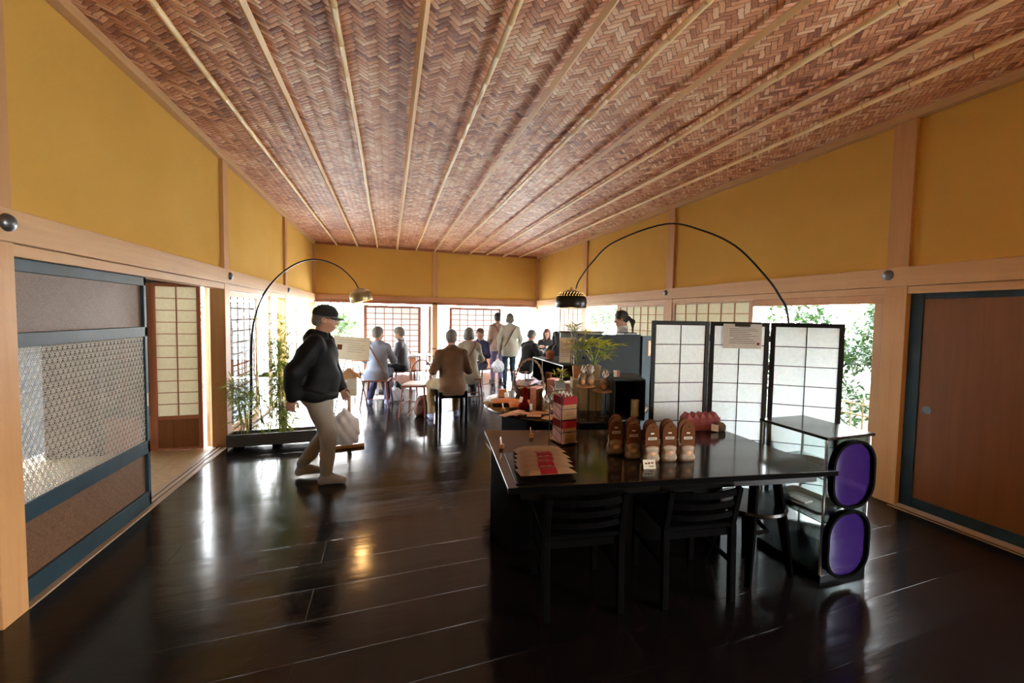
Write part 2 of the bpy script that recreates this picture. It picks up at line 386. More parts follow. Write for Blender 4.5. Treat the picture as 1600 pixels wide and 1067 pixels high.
# ------------------------------------------------------------------ mesh building
class MB:
    def __init__(s):
        s.v = []; s.f = []

    def box(s, x0, x1, y0, y1, z0, z1):
        b = len(s.v)
        s.v += [(x, y, z) for z in (z0, z1) for y in (y0, y1) for x in (x0, x1)]
        s.f += [tuple(b+i for i in q) for q in ((0, 2, 3, 1), (4, 5, 7, 6), (0, 1, 5, 4), (2, 6, 7, 3), (0, 4, 6, 2), (1, 3, 7, 5))]
        return s

    def cbox(s, c, size, rot=None):
        """box about a centre, turned by a rotation"""
        b = len(s.v); h = [x/2 for x in size]
        m = Euler(rot).to_matrix() if rot is not None and not isinstance(rot, Matrix) else (rot or Matrix.Identity(3))
        for z in (-h[2], h[2]):
            for y in (-h[1], h[1]):
                for x in (-h[0], h[0]):
                    p = m @ Vector((x, y, z)) + Vector(c); s.v.append(tuple(p))
        s.f += [tuple(b+i for i in q) for q in ((0, 2, 3, 1), (4, 5, 7, 6), (0, 1, 5, 4), (2, 6, 7, 3), (0, 4, 6, 2), (1, 3, 7, 5))]
        return s

    def bar(s, p0, p1, w, d=None):
        """square bar from point to point"""
        p0 = Vector(p0); p1 = Vector(p1); d = d or w
        z = (p1-p0); L = z.length; z.normalize()
        a = Vector((0, 0, 1)) if abs(z.z) < 0.9 else Vector((0, 1, 0))
        x = a.cross(z).normalized(); y = z.cross(x)
        m = Matrix((x, y, z)).transposed()
        return s.cbox((p0+p1)/2, (w, d, L), m)

    def ring(s, c, x, y, r, n, ry=None):
        b = len(s.v); ry = ry or r
        for k in range(n):
            a = 2*PI*k/n; s.v.append(tuple(c + x*(r*math.cos(a)) + y*(ry*math.sin(a))))
        return b

    def loft(s, rings, n, cap=True, closed=False):
        m = len(rings)
        for i in range(m if closed else m-1):
            a, b = rings[i], rings[(i+1) % m]
            for k in range(n):
                k2 = (k+1) % n; s.f.append((a+k, a+k2, b+k2, b+k))
        if cap and not closed:
            s.f.append(tuple(rings[0]+k for k in range(n))[::-1]); s.f.append(tuple(rings[-1]+k for k in range(n)))
        return s

    def tube(s, pts, r, n=8, cap=True, flat=1.0):
        pts = [Vector(p) for p in pts]; rs = r if hasattr(r, '__len__') else [r]*len(pts)
        prev = None; rings = []
        for i, p in enumerate(pts):
            t = (pts[min(i+1, len(pts)-1)] - pts[max(i-1, 0)]).normalized()
            if prev is None:
                a = Vector((0, 0, 1)) if abs(t.z) < 0.9 else Vector((1, 0, 0)); x = a.cross(t).normalized()
            else:
                x = (prev - t*prev.dot(t)).normalized()
            prev = x; y = t.cross(x)
            rings.append(s.ring(p, x, y, rs[i], n, rs[i]*flat))
        return s.loft(rings, n, cap)

    def cyl(s, p0, p1, r0, r1=None, n=16):
        return s.tube([p0, p1], [r0, r1 if r1 is not None else r0], n)

    def lathe(s, prof, c=(0, 0, 0), n=24, cap=True):
        c = Vector(c); rings = [s.ring(c+Vector((0, 0, z)), Vector((1, 0, 0)), Vector((0, 1, 0)), max(r, 1e-4), n) for r, z in prof]
        return s.loft(rings, n, cap)

    def prism(s, poly, o, x, y, depth):
        """outline poly (2D) in the plane o,x,y pushed to a thickness"""
        o = Vector(o); x = Vector(x); y = Vector(y); n_ = x.cross(y).normalized()*depth; b = len(s.v); k = len(poly)
        for d in (Vector((0, 0, 0)), n_):
            for a, c in poly:
                s.v.append(tuple(o+x*a+y*c+d))
        s.f.append(tuple(range(b+k-1, b-1, -1))); s.f.append(tuple(range(b+k, b+2*k)))
        for i in range(k):
            j = (i+1) % k; s.f.append((b+i, b+j, b+k+j, b+k+i))
        return s

    def ball(s, c, r, n=12, m=8, rot=None):
        r = r if hasattr(r, '__len__') else (r, r, r); c = Vector(c)
        mt = Euler(rot).to_matrix() if rot else Matrix.Identity(3); b = len(s.v)
        for i in range(1, m):
            th = PI*i/m
            for k in range(n):
                a = 2*PI*k/n
                s.v.append(tuple(c + mt @ Vector((r[0]*math.sin(th)*math.cos(a), r[1]*math.sin(th)*math.sin(a), r[2]*math.cos(th)))))
        t = len(s.v); s.v.append(tuple(c+mt@Vector((0, 0, r[2])))); s.v.append(tuple(c-mt@Vector((0, 0, r[2]))))
        for i in range(m-2):
            for k in range(n):
                k2 = (k+1) % n; s.f.append((b+i*n+k, b+(i+1)*n+k, b+(i+1)*n+k2, b+i*n+k2))
        for k in range(n):
            k2 = (k+1) % n; s.f.append((t, b+k, b+k2)); s.f.append((t+1, b+(m-2)*n+k2, b+(m-2)*n+k))
        return s

    def quad(s, a, b, c, d):
        k = len(s.v); s.v += [tuple(a), tuple(b), tuple(c), tuple(d)]; s.f.append((k, k+1, k+2, k+3)); return s

    def leaf(s, p, d, up, L, w, droop=0.2):
        """a pointed blade folded along its rib"""
        d = Vector(d).normalized(); side = d.cross(Vector(up)); side = side.normalized() if side.length > 1e-5 else Vector((1, 0, 0))
        p = Vector(p); n_ = side.cross(d); b = len(s.v)
        q = [p, p+d*L*0.35+side*w/2-n_*droop*L*0.04, p+d*L*0.35+n_*w*0.12-n_*droop*L*0.02, p+d*L*0.35-side*w/2-n_*droop*L*0.04, p+d*L-n_*droop*L*0.35, p+d*L*0.72+side*w*0.32-n_*droop*L*0.16, p+d*L*0.72-side*w*0.32-n_*droop*L*0.16]
        s.v += [tuple(x) for x in q]
        s.f += [(b, b+1, b+2), (b, b+2, b+3), (b+1, b+5, b+2), (b+2, b+6, b+3), (b+5, b+4, b+2), (b+2, b+4, b+6)]
        return s

    def build(s, name, mat, parent=None, smooth=False, bevel=0.0, loc=None, seg=2, sharp=35):
        me = bpy.data.meshes.new(name); me.from_pydata([tuple(v) for v in s.v], [], s.f); me.update()
        o = bpy.data.objects.new(name, me); C.objects.link(o)
        if mat is not None:
            me.materials.append(M[mat] if isinstance(mat, str) else mat)
        if smooth:
            me.shade_smooth()
            try:
                me.set_sharp_from_angle(angle=R(sharp))
            except Exception:
                pass
        if bevel:
            b = o.modifiers.new('bevel', 'BEVEL'); b.width = bevel; b.segments = seg; b.limit_method = 'ANGLE'; b.angle_limit = R(40)
        if parent is not None:
            o.parent = parent
        if loc is not None:
            o.location = loc
        return o


def tag(o, label=None, cat=None, group=None, kind=None):
    if label:
        o['label'] = label
    if cat:
        o['category'] = cat
    if group:
        o['group'] = group
    if kind:
        o['kind'] = kind
    return o


def thing(name, label, cat, loc=(0, 0, 0), rz=0.0, group=None):
    o = bpy.data.objects.new(name, None); C.objects.link(o)
    o.empty_display_size = 0.1; o.location = loc; o.rotation_euler = (0, 0, rz)
    return tag(o, label, cat, group)


def room(name, label=None):
    o = bpy.data.objects.new(name, None); C.objects.link(o); o['kind'] = 'structure'
    if label:
        o['label'] = label
    return o


def st(o, label=None):
    o['kind'] = 'structure'
    if label:
        o['label'] = label
    return o


def dup(root, loc, rz=None, label=None, group=None):
    r = root.copy(); C.objects.link(r); r.location = loc
    if rz is not None:
        r.rotation_euler = (0, 0, rz)
    if label:
        r['label'] = label
    if group:
        r['group'] = group
    for ch in list(root.children):
        c = ch.copy(); C.objects.link(c); c.parent = r
        for g in list(ch.children):
            d = g.copy(); C.objects.link(d); d.parent = c
    return r
# ================================================================== the room
XL, XR, YB, YF, ZC = -1.745, 4.065, 11.446, -2.6, 3.30


def wb(mb, ax, a0, a1, f0, f1, z0, z1):
    """box given along the wall (a), across it (f) and up"""
    if ax == 'y':
        mb.box(min(f0, f1), max(f0, f1), a0, a1, z0, z1)
    else:
        mb.box(a0, a1, min(f0, f1), max(f0, f1), z0, z1)
    return mb


st(MB().box(-1.87, XR+0.13, YF, YB+0.12, -0.12, 0).build('floor', 'floor'), 'black lacquered floorboards')
st(MB().box(-2.0, XR+0.2, YF-0.1, YB+0.2, ZC, ZC+0.06).build('ceiling', 'ceiling'), 'woven herringbone ceiling')
st(MB().box(-1.87, XL-0.04, YF, YB+0.1, 1.84, ZC).build('wall_left', 'plaster'), 'ochre plaster above the left rail')
st(MB().box(XR+0.04, XR+0.13, YF, YB+0.1, 1.84, ZC).build('wall_right', 'plaster'), 'ochre plaster above the right rail')
st(MB().box(-1.87, XR+0.13, YB+0.03, YB+0.12, 1.84, ZC).build('wall_back', 'plaster'), 'ochre plaster above the far rail')
mb = MB().box(-1.87, XR+0.13, YF-0.1, YF, 0, ZC)
st(mb.build('wall_front', 'plaster'), 'ochre plaster wall behind')
_tn = [0]


def trim(mb, mat, label=None, bevel=0.004, children=()):
    _tn[0] += 1
    return st(mb.build('trim_%d' % _tn[0], mat, bevel=bevel), label)


def cover(parent, x, y, z, nx, ny):
    """domed iron nail cover standing proud of a rail"""
    prof = [(0.043, 0), (0.043, 0.006), (0.036, 0.018), (0.02, 0.027), (0.004, 0.030)]
    c = MB(); n_ = Vector((nx, ny, 0)); s_ = Vector((-ny, nx, 0)); rings = []
    for r, h in prof:
        rings.append(c.ring(Vector((x, y, z))+n_*h, s_, Vector((0, 0, 1)), r, 24))
    c.loft(rings, 24)
    o = c.build('nail_cover', 'iron', parent, smooth=True); o['label'] = 'round iron nail cover'


nag = trim(MB().box(XL-0.05, XL+0.02, YF, YB, 1.866, 2.026), 'beam_y', 'pale rail along the left wall')
for y in (2.73, 5.66, 8.56):
    cover(nag, XL+0.02, y, 1.955, 1, 0)
nag = trim(MB().box(XR-0.02, XR+0.05, YF, YB, 1.866, 2.026), 'beam_y', 'pale rail along the right wall')
for y in (2.36, 5.40, 8.30):
    cover(nag, XR-0.02, y, 1.965, -1, 0)
trim(MB().box(XL-0.05, XR+0.05, YB-0.02, YB+0.05, 1.905, 2.026), 'beam_x', 'reddish rail along the far wall, backlit shade in its colour')
trim(MB().box(XL-0.05, XR+0.05, YB, YB+0.08, 1.825, 1.903), 'redwood_x', 'head track under the far rail')
trim(MB().box(XL-0.14, XL-0.005, 2.8, YB, 1.802, 1.864), 'beam_y', 'head track along the left openings')
trim(MB().box(XR+0.005, XR+0.12, YF, YB, 1.802, 1.864), 'beam_y', 'head track along the right openings')
# cornice strips under the ceiling
trim(MB().box(XL-0.05, XL+0.03, YF, YB, 3.235, ZC), 'beam_y', 'pale cornice strip on the left')
trim(MB().box(XR-0.03, XR+0.05, YF, YB, 3.235, ZC), 'beam_y', 'pale cornice strip on the right')
trim(MB().box(XL, XR, YB-0.03, YB+0.04, 3.245, ZC), 'redwood_x', 'cornice strip on the far wall')
# uprights
PW = 0.15
for y, lab in ((2.65, 'nearest upright on the left'), (5.565, 'second upright on the left'), (8.46, 'third upright on the left')):
    trim(MB().box(XL-0.145, XL, y, y+PW, 0, 3.24), 'pillar', lab)
for y, lab in ((2.225, 'nearest upright on the right'), (5.27, 'second upright on the right'), (8.22, 'third upright on the right')):
    trim(MB().box(XR, XR+0.145, y, y+0.165, 0, 3.24), 'pillar', lab)
trim(MB().box(1.085, 1.228, YB, YB+0.11, 0, 3.25), 'pillar', 'middle upright of the far wall')
trim(MB().box(XL-0.12, XL+0.015, YB-0.04, YB+0.11, 0, 3.25), 'pillar', 'far left corner upright')
trim(MB().box(XR-0.03, XR+0.12, YB-0.06, YB+0.11, 0, 3.25), 'pillar', 'far right corner upright')
trim(MB().box(XL-0.145, XL, YF, YF+0.15, 0, 3.24), 'pillar')
trim(MB().box(XR, XR+0.145, YF, YF+0.15, 0, 3.24), 'pillar')
trim(MB().box(XR, XR+0.145, -0.75, -0.585, 0, 3.24), 'pillar')
trim(MB().box(XL-0.145, XL, -0.30, -0.15, 0, 3.24), 'pillar')

# ceiling poles: bamboo and squared battens by turns
for k in range(11):
    x = -1.24 + 0.474*k; z = ZC-0.046
    _tn[0] += 1
    if k % 2 == 0:
        mb = MB(); y = YF+0.02; rings = []; ph = 0.37*k % 1
        step = 0.34; yy = YF - ph*step; pts = [(YF+0.01, 0.021)]
        while yy < YB:
            for d, r in ((-0.016, 0.0195), (-0.006, 0.0225), (0, 0.0185), (0.006, 0.0225), (0.016, 0.0198)):
                if YF+0.03 < yy+d < YB-0.05:
                    pts.append((yy+d, r))
            yy += step*(0.9+0.2*random.random())
        pts.append((YB-0.03, 0.018))
        for y, r in pts:
            rings.append(mb.ring(Vector((x+0.004*math.sin(y*1.3+k), y, z+0.004*math.sin(y*0.9+2*k))), Vector((1, 0, 0)), Vector((0, 0, 1)), r, 12))
        mb.loft(rings, 12)
        o = mb.build('trim_%d' % _tn[0], 'bamboo', smooth=True, sharp=60); o.data.materials.append(M['joint'])
        for i_ in range(1, len(pts)-2):
            if pts[i_][1] == 0.0185 and pts[i_-1][1] == 0.0225:
                for q_ in range(12):
                    o.data.polygons[(i_-1)*12+q_].material_index = 1
        st(o, 'bamboo pole across the woven ceiling')
    else:
        mb = MB(); mb.tube([(x, YF+0.01, z-0.006), (x, YB-0.03, z-0.006)], [0.028, 0.026], 4)
        o = mb.build('trim_%d' % _tn[0], 'batten', bevel=0.003)
        st(o, 'squared batten across the woven ceiling')

# ------------------------------------------------------------------ sliding panels
_wn = [0]


def sliding(ax, a0, a1, f, z0, z1, cols, rows, stile=0.05, top=0.05, bot=0.06, board=0.0, mat='redwood', paper='paper', lat='redwood', kum=0.008, th=0.03, name=None, label=None, split=(0.5,)):
    """a papered sliding window: frame, thin lattice and paper, with a boarded foot if board > 0"""
    _wn[0] += 1
    r = room(name or 'window_%d' % _wn[0], label)
    m = MB()
    wb(m, ax, a0, a0+stile, f, f+th, z0, z1); wb(m, ax, a1-stile, a1, f, f+th, z0, z1)
    wb(m, ax, a0+stile, a1-stile, f, f+th, z1-top, z1); wb(m, ax, a0+stile, a1-stile, f, f+th, z0, z0+bot)
    if board:
        wb(m, ax, a0+stile, a1-stile, f, f+th, z0+board-0.04, z0+board)
    m.build('frame', mat, r, bevel=0.003)
    zb = z0 + (board or bot)
    if board:
        b = MB(); wb(b, ax, a0+stile, a1-stile, f+th*0.4, f+th*0.6, z0+bot, z0+board-0.04)
        for k in (1, 2):
            c = a0+stile+(a1-a0-2*stile)*k/3; wb(b, ax, c-0.01, c+0.01, f+th*0.15, f+th*0.4, z0+bot, z0+board-0.04)
        b.build('board', 'fusuma' if paper == 'paper_shade' else 'orange_wood', r)
    L_ = MB(); w = a1-a0-2*stile; hh = z1-top-zb
    for k in range(1, cols):
        c = a0+stile+w*k/cols; wb(L_, ax, c-kum/2, c+kum/2, f+0.006, f+0.018, zb, z1-top)
    for k in range(1, rows):
        z = zb+hh*k/rows; wb(L_, ax, a0+stile, a1-stile, f+0.008, f+0.016, z-kum/2, z+kum/2)
    L_.build('lattice', lat, r)
    if paper:
        p = MB(); wb(p, ax, a0+stile, a1-stile, f+0.019, f+0.0205, zb, z1-top); p.build('pane', paper, r)
    return r


# far wall (x runs along it)
sliding('x', -0.63, 0.79, YB+0.005, 0.02, 1.775, 6, 9, 0.07, 0.055, 0.05, 0.40, kum=0.016, label='papered window left of the middle upright')
sliding('x', 1.535, 3.0, YB+0.005, 0.02, 1.775, 6, 9, 0.07, 0.055, 0.05, 0.40, kum=0.016, label='papered window right of the middle upright')
# outer leaves standing behind the open gaps
trim(MB().box(0.985, 1.06, YB+0.03, YB+0.06, 0.02, 1.80), 'plain_wood', 'edge of a parked leaf beside the middle upright')
for a0, a1, la in ((XL, -0.63, 'left'), (3.0, XR, 'right')):
    trim(MB().box(a0, a1, YB+0.005, YB+0.07, 0, 0.05), 'redwood_x', 'sill of the open %s gap in the far wall' % la)
# right wall (y runs along it)
sliding('y', 8.385, 9.75, XR+0.01, 0.02, 1.80, 5, 10, 0.05, 0.045, 0.05, 0.38, mat='plain_wood', lat='plain_wood', kum=0.013, label='papered window between far corner and third upright')
sliding('y', 5.435, 6.84, XR+0.01, 0.02, 1.80, 6, 10, 0.05, 0.04, 0.05, 0.38, mat='plain_wood', lat='plain_wood', paper='paper_cream', kum=0.013, label='papered window behind the counter')
sliding('y', 3.78, 5.27, XR+0.01, 0.02, 1.80, 6, 10, 0.06, 0.025, 0.05, 0.38, mat='plain_wood', lat='plain_wood', paper='paper_cream', kum=0.013, label='papered window behind the folding screen')
trim(MB().box(XR+0.02, XR+0.06, 6.86, 6.93, 0.02, 1.80), 'plain_wood')
trim(MB().box(XR+0.015, XR+0.09, 2.39, 3.78, 1.725, 1.802), 'plain_wood_x', 'lower head board over the garden opening')
trim(MB().box(XR+0.01, XR+0.10, 2.39, 2.47, 0, 1.73), 'plain_wood', 'jamb beside the garden opening')
trim(MB().box(XR+0.01, XR+0.11, 2.47, 3.78, 0, 0.04), 'plain_wood_x', 'sill of the garden opening')
# left wall: clear lattice windows
for a0, a1, rows, lab in ((5.72, 7.06, 11, 'clear lattice window beside the planter'), (8.61, 9.80, 11, 'clear lattice window near the far left corner')):
    sliding('y', a0, a1, XL-0.10, 0.02, 1.795, 5, rows, 0.075, 0.06, 0.13, 0.0, mat='beam_y', paper='glass', lat='redwood', kum=0.024, label=lab)
trim(MB().box(XL-0.08, XL-0.05, 7.62, 7.74, 0.02, 1.8), 'plain_wood', 'narrow post in the open left bay')
trim(MB().box(XL-0.12, XL-0.02, 5.72, YB, 0, 0.035), 'beam_y', 'sill along the left openings')

# ------------------------------------------------------------------ door_1: cane sliding door, left
d1 = room('door_1', 'blue-black framed cane sliding door')
f0, f1 = XL-0.075, XL-0.035; a0, a1 = 2.805, 4.045
m = MB()
m.box(f0, f1, a0, a0+0.035, 0.01, 1.80).box(f0, f1, a1-0.035, a1, 0.01, 1.80)
m.box(f0, f1, a0, a1, 1.735, 1.80).box(f0, f1, a0, a1, 1.345, 1.42).box(f0, f1, a0, a1, 0.43, 0.53).box(f0, f1, a0, a1, 0.01, 0.125)
m.build('frame', 'blue_lacquer', d1, bevel=0.003)
for z0, z1, nm in ((1.42, 1.735, 'upper_panel'), (0.125, 0.43, 'lower_panel')):
    # the weave material is laid out in x and y, so the panel is modelled flat and stood up
    o = MB().box(0, z1-z0, 0, a1-a0-0.07, 0, 0.006).build(nm, 'panel_weave', d1)
    o.matrix_local = Matrix(((0, 0, 1, f0+0.012), (0, 1, 0, a0+0.035), (-1, 0, 0, z1), (0, 0, 0, 1)))
cane = MB(); cz0, cz1, cy0, cy1 = 0.53, 1.345, a0+0.035, a1-0.035
pit = 0.040; xr = f1-0.014


def clipbar(mb, y, z, dy, dz, w, x):
    t0, t1 = -9.0, 9.0
    for p, d, lo, hi in ((y, dy, cy0, cy1), (z, dz, cz0, cz1)):
        if abs(d) < 1e-6:
            if not lo <= p <= hi:
                return
            continue
        a, b = (lo-p)/d, (hi-p)/d
        if a > b:
            a, b = b, a
        t0 = max(t0, a); t1 = min(t1, b)
    if t1-t0 > 0.01:
        mb.bar((x, y+dy*t0, z+dz*t0), (x, y+dy*t1, z+dz*t1), 0.0016, w)


hz = pit*0.866
for k in range(int((cz1-cz0)/hz)+1):
    z = cz0+k*hz
    for q in (-0.0055, 0.0055):
        clipbar(cane, (cy0+cy1)/2, z+q, 1, 0, 0.0042, xr)
for sgn in (-1, 1):
    for k in range(-30, 60):
        yy = cy0 + (k+0.5)*pit
        for q in (-0.006, 0.006):
            clipbar(cane, yy+q, cz0, 0.5*sgn, 0.866, 0.0040, xr+0.0018*sgn)
cane.build('cane_panel', plain('grey_cane', (0.40, 0.375, 0.32), 0.5), d1)
MB().box(f1-0.002, f1+0.001, a1-0.03, a1-0.012, 0.80, 0.90).build('finger_pull', 'brass', d1)

# left wall further towards the viewer, and below the rail
d2 = room('door_4', 'plain dark sliding door left of the viewer')
MB().box(XL-0.08, XL-0.05, -0.15, 2.65, 0.01, 1.80).build('leaf', 'fusuma', d2)
MB().box(XL-0.085, XL-0.045, -0.15, -0.10, 0.01, 1.8).box(XL-0.085, XL-0.045, 2.60, 2.65, 0.01, 1.8).box(XL-0.085, XL-0.045, -0.15, 2.65, 1.74, 1.8).box(XL-0.085, XL-0.045, -0.15, 2.65, 0.01, 0.1).build('frame', 'blue_lacquer', d2)
# ------------------------------------------------------------------ door_2: board door on the right
d3 = room('door_2', 'brown board sliding door in a blue-black frame')
g0, g1 = XR+0.06, XR+0.09
MB().box(g0, g1, 0.48, 2.225, 1.755, 1.805).box(g0, g1, 0.48, 2.225, 0.015, 0.10).box(g0-0.005, g1, 2.135, 2.225, 0.015, 1.80).box(g0, g1, 0.48, 0.54, 0.015, 1.8).build('frame', 'blue_lacquer', d3, bevel=0.003)
MB().box(g0+0.008, g1-0.005, 0.54, 2.135, 0.10, 1.755).build('leaf', 'fusuma', d3)
c = MB(); rings = []
for r, h in ((0.032, 0), (0.032, 0.004), (0.027, 0.0045), (0.025, 0.001), (0.006, 0.0005)):
    rings.append(c.ring(Vector((g0+0.006-h, 2.075, 0.85)), Vector((0, -1, 0)), Vector((0, 0, 1)), r, 28))
c.loft(rings, 28); o = c.build('finger_pull', 'iron', d3, smooth=True); o['label'] = 'round iron finger pull'
d4 = room('door_5', 'board door beyond the right edge')
MB().box(g0, g1, 0.20, 0.48, 0.015, 1.80).build('leaf', 'fusuma', d4)
d5 = room('door_6')
MB().box(XL-0.08, XL-0.05, YF+0.15, -0.30, 0.01, 1.80).build('leaf', 'fusuma', d5)
trim(MB().box(XR-0.012, XR+0.13, YF, 2.225, 0, 0.013), 'track', 'worn threshold under the right door')
trim(MB().box(XR-0.05, XR-0.038, YF, 2.25, 0, 0.004), 'track', None, 0)
# threshold of the open left bay: two grooves
trim(MB().box(XL-0.145, XL-0.105, 2.80, 5.565, -0.02, 0.006).box(XL-0.092, XL-0.058, 2.80, 5.565, -0.02, 0.006).box(XL-0.045, XL-0.0, 2.80, 5.565, -0.02, 0.006), 'track', 'grooved threshold of the open left bay')

# ------------------------------------------------------------------ small room on the left
st(MB().box(-4.0, XL-0.13, 1.9, 5.66, -0.10, -0.004).build('floor.001', 'tatami'), 'straw floor of the side room')
st(MB().box(-4.0, XL-0.14, 1.9, 5.75, 2.3, 2.36).build('ceiling.001', 'grey_wall'))
st(MB().box(-4.0, XL-0.14, 1.84, 1.9, 0, 2.3).build('wall_side_near', 'grey_wall'))
st(MB().box(-3.31, -2.86, 5.58, 5.66, 0, 2.3).box(-4.0, XL-0.14, 5.6, 5.66, 1.84, 2.3).build('wall_side_far', 'dim_wall'), 'grey wall of the side room, coloured darker as shade')
sliding('x', -2.425, -1.985, 5.585, 0.0, 1.845, 2, 11, 0.035, 0.035, 0.03, 0.385, mat='redwood', paper='paper_shade', name='door_3', label='papered door of the side room with a boarded foot')
sliding('x', -2.90, -2.43, 5.615, 0.0, 1.845, 2, 11, 0.035, 0.035, 0.03, 0.385, mat='redwood', paper='dim_wall', name='door_7', label='second papered door of the side room, behind the cane, pane coloured as shade')
st(MB().box(-4.06, -4.0, 1.9, 3.2, 0, 2.3).box(-4.06, -4.0, 3.2, 5.66, 0, 2.3).build('wall_side_left', 'grey_wall'))
st(MB().box(-1.985, -1.955, 5.70, 5.80, -0.05, 1.83).build('curtain_rail_post', 'cream'), 'pale post outside the side room')['kind'] = 'structure'

# ------------------------------------------------------------------ outside
st(MB().box(-60, 60, -40, 80, -0.7, -0.5).build('ground', 'ground'), 'garden ground')
st(MB().box(5.7, 14, 1.5, 9.5, -0.50, -0.495).build('ground_moss', 'moss'), 'mossy ground of the right garden')
st(MB().box(-3.1, -1.88, 5.75, 12.6, -0.12, -0.03).build('deck_left', 'deck'), 'grey veranda boards left')
st(MB().box(-3.1, 5.4, 11.6, 12.7, -0.12, -0.03).build('deck_far', 'deck'), 'grey veranda boards beyond the far wall')
st(MB().box(4.22, 5.3, 2.0, 11.6, -0.12, -0.03).build('deck_right', 'deck'), 'grey veranda boards right')
st(MB().box(-3.3, 5.6, YF-0.4, 12.9, ZC+0.07, ZC+0.2).build('roof', 'grey_wall'))


def railing(name, x, y0, y1, label):
    r = thing(name, label, 'railing', (x, y0, -0.03)); m = MB()
    for z in (0.32, 0.62, 0.92):
        m.box(-0.02, 0.02, 0, y1-y0, z, z+0.035)
    m.build('rail', 'deck', r); n = int((y1-y0)/0.28)
    p = MB()
    for k in range(n+1):
        p.box(-0.012, 0.012, k*0.28, k*0.28+0.025, 0, 0.93)
    p.build('baluster', 'deck', r)['kind'] = 'stuff'
    return r


gw = thing('garden_wall', 'low blue-grey rendered garden wall beyond the left veranda', 'wall', (-4.7, 5.9, -0.5))  # added dark wall so the view through the left windows burns out less
MB().box(-.08, .08, 0, 9.5, 0, 1.55).build('wall_body', 'pale_render', gw)
MB().box(-.14, .14, -.05, 9.55, 1.55, 1.62).build('coping', 'deck', gw)
railing('veranda_railing', -3.05, 5.9, 12.4, 'grey slatted railing of the veranda beyond the left windows')


def tree(name, x, y, h, cr, cz, label, n=1500, mat='tree_leaf', size=0.16, trunk=0.07, group=None, seed=1, leafy=0.0):
    rnd = random.Random(seed)
    r = thing(name, label, 'tree' if 'tree' in name else 'shrub', (x, y, -0.5), group=group)
    t = MB(); pts = [(0, 0, 0), (rnd.uniform(-.1, .1), rnd.uniform(-.1, .1), h*0.4), (rnd.uniform(-.2, .2), rnd.uniform(-.2, .2), h*0.8)]
    t.tube(pts, [trunk, trunk*0.75, trunk*0.35], 8)
    for k in range(9):
        z = h*(0.25+0.6*k/9); a = rnd.uniform(0, 2*PI); L = cr*rnd.uniform(0.5, 0.9)
        p0 = Vector((0, 0, z)); p1 = p0+Vector((math.cos(a)*L*0.6, math.sin(a)*L*0.6, L*0.3)); p2 = p0+Vector((math.cos(a)*L, math.sin(a)*L, L*0.35))
        t.tube([p0, p1, p2], [trunk*0.4, trunk*0.22, trunk*0.08], 5)
    t.build('trunk', 'bark', r, smooth=True)
    L_ = MB(); clumps = [(Vector((rnd.gauss(0, .45)*cr, rnd.gauss(0, .45)*cr, cz+rnd.gauss(0, .38)*(h-cz))), rnd.uniform(.2, .42)*cr) for _ in range(22)]
    for k in range(n):
        c, rr = rnd.choice(clumps); v = Vector((rnd.gauss(0, 1), rnd.gauss(0, 1), rnd.gauss(0, .7))).normalized()*rr*rnd.uniform(.6, 1.05)
        p = c+v
        if p.z < 0.05:
            p.z = rnd.uniform(0.05, 0.4)
        d = Vector((rnd.gauss(0, 1), rnd.gauss(0, 1), rnd.gauss(-.2, .5)))
        L_.leaf(p, d, (rnd.gauss(0, .4), rnd.gauss(0, .4), 1), size*rnd.uniform(.7, 1.3), size*0.5, 0.3)
    L_.build('foliage', mat, r)
    return r


tree('garden_tree', 8.4, 4.6, 4.0, 1.55, 2.0, 'leafy green tree filling the garden opening on the right', 9500, 'tree_leaf', 0.13, seed=3)
tree('garden_tree.001', 9.6, 10.4, 4.4, 1.9, 2.5, 'green tree seen over the folding screen, left of the large one', 3200, 'tree_leaf2', 0.17, seed=5)
tree('garden_shrub', 7.9, 2.7, 2.2, 1.1, 1.0, 'low green shrub behind the near end of the bamboo fence', 4200, 'tree_leaf', 0.11, 0.04, seed=9)
tree('garden_shrub.001', 8.2, 6.6, 2.3, 1.1, 1.0, 'low green shrub behind the far end of the bamboo fence', 3200, 'tree_leaf', 0.12, 0.04, seed=10)
tree('garden_tree.007', 13.6, 5.6, 5.4, 2.6, 2.8, 'broad pale tree further back in the garden on the right', 5200, 'tree_leaf2', 0.20, seed=19)
tree('garden_tree.002', 8.2, 15.5, 3.8, 1.6, 2.2, 'pale tree beyond the window behind the counter', 1400, 'tree_leaf2', 0.2, seed=12)
tree('garden_tree.003', -6.2, 9.6, 4.6, 1.9, 2.2, 'tree outside the left bay seen through the open gap', 2600, 'tree_leaf2', 0.17, seed=14)
tree('garden_tree.004', -6.0, 14.2, 4.2, 1.8, 2.1, 'tree outside the lattice window near the far left corner', 2400, 'tree_leaf', 0.17, seed=15)
tree('garden_tree.005', -5.4, 6.9, 3.4, 1.2, 1.7, 'leafy tree glimpsed beside the papered side-room door', 2200, 'tree_leaf', 0.13, seed=16)
tree('garden_tree.006', -2.2, 20.5, 3.0, 1.6, 1.9, 'distant pale tree beyond the open gap left of the far window', 1100, 'tree_leaf2', 0.26, seed=17)
# bamboo fence
fr = thing('bamboo_fence', 'split bamboo fence with tied uprights outside the garden opening', 'fence', (6.5, 2.6, -0.5)); m = MB()
for z in (0.18, 0.44, 0.70, 0.86):
    m.tube([(0, 0, z), (0, 3.4, z)], 0.014, 6)
m.build('rail', 'fence', fr, smooth=True)
for k in range(20):
    y = 0.05+k*0.172; h = 0.95 if k % 2 == 0 else 0.88
    MB().tube([(0.016, y, 0), (0.016, y, h)], 0.012, 6).build('upright', 'fence', fr, smooth=True)
# ================================================================== soft bodies: distance fields meshed as one surface
def V3(p):
    return np.array(p, float)


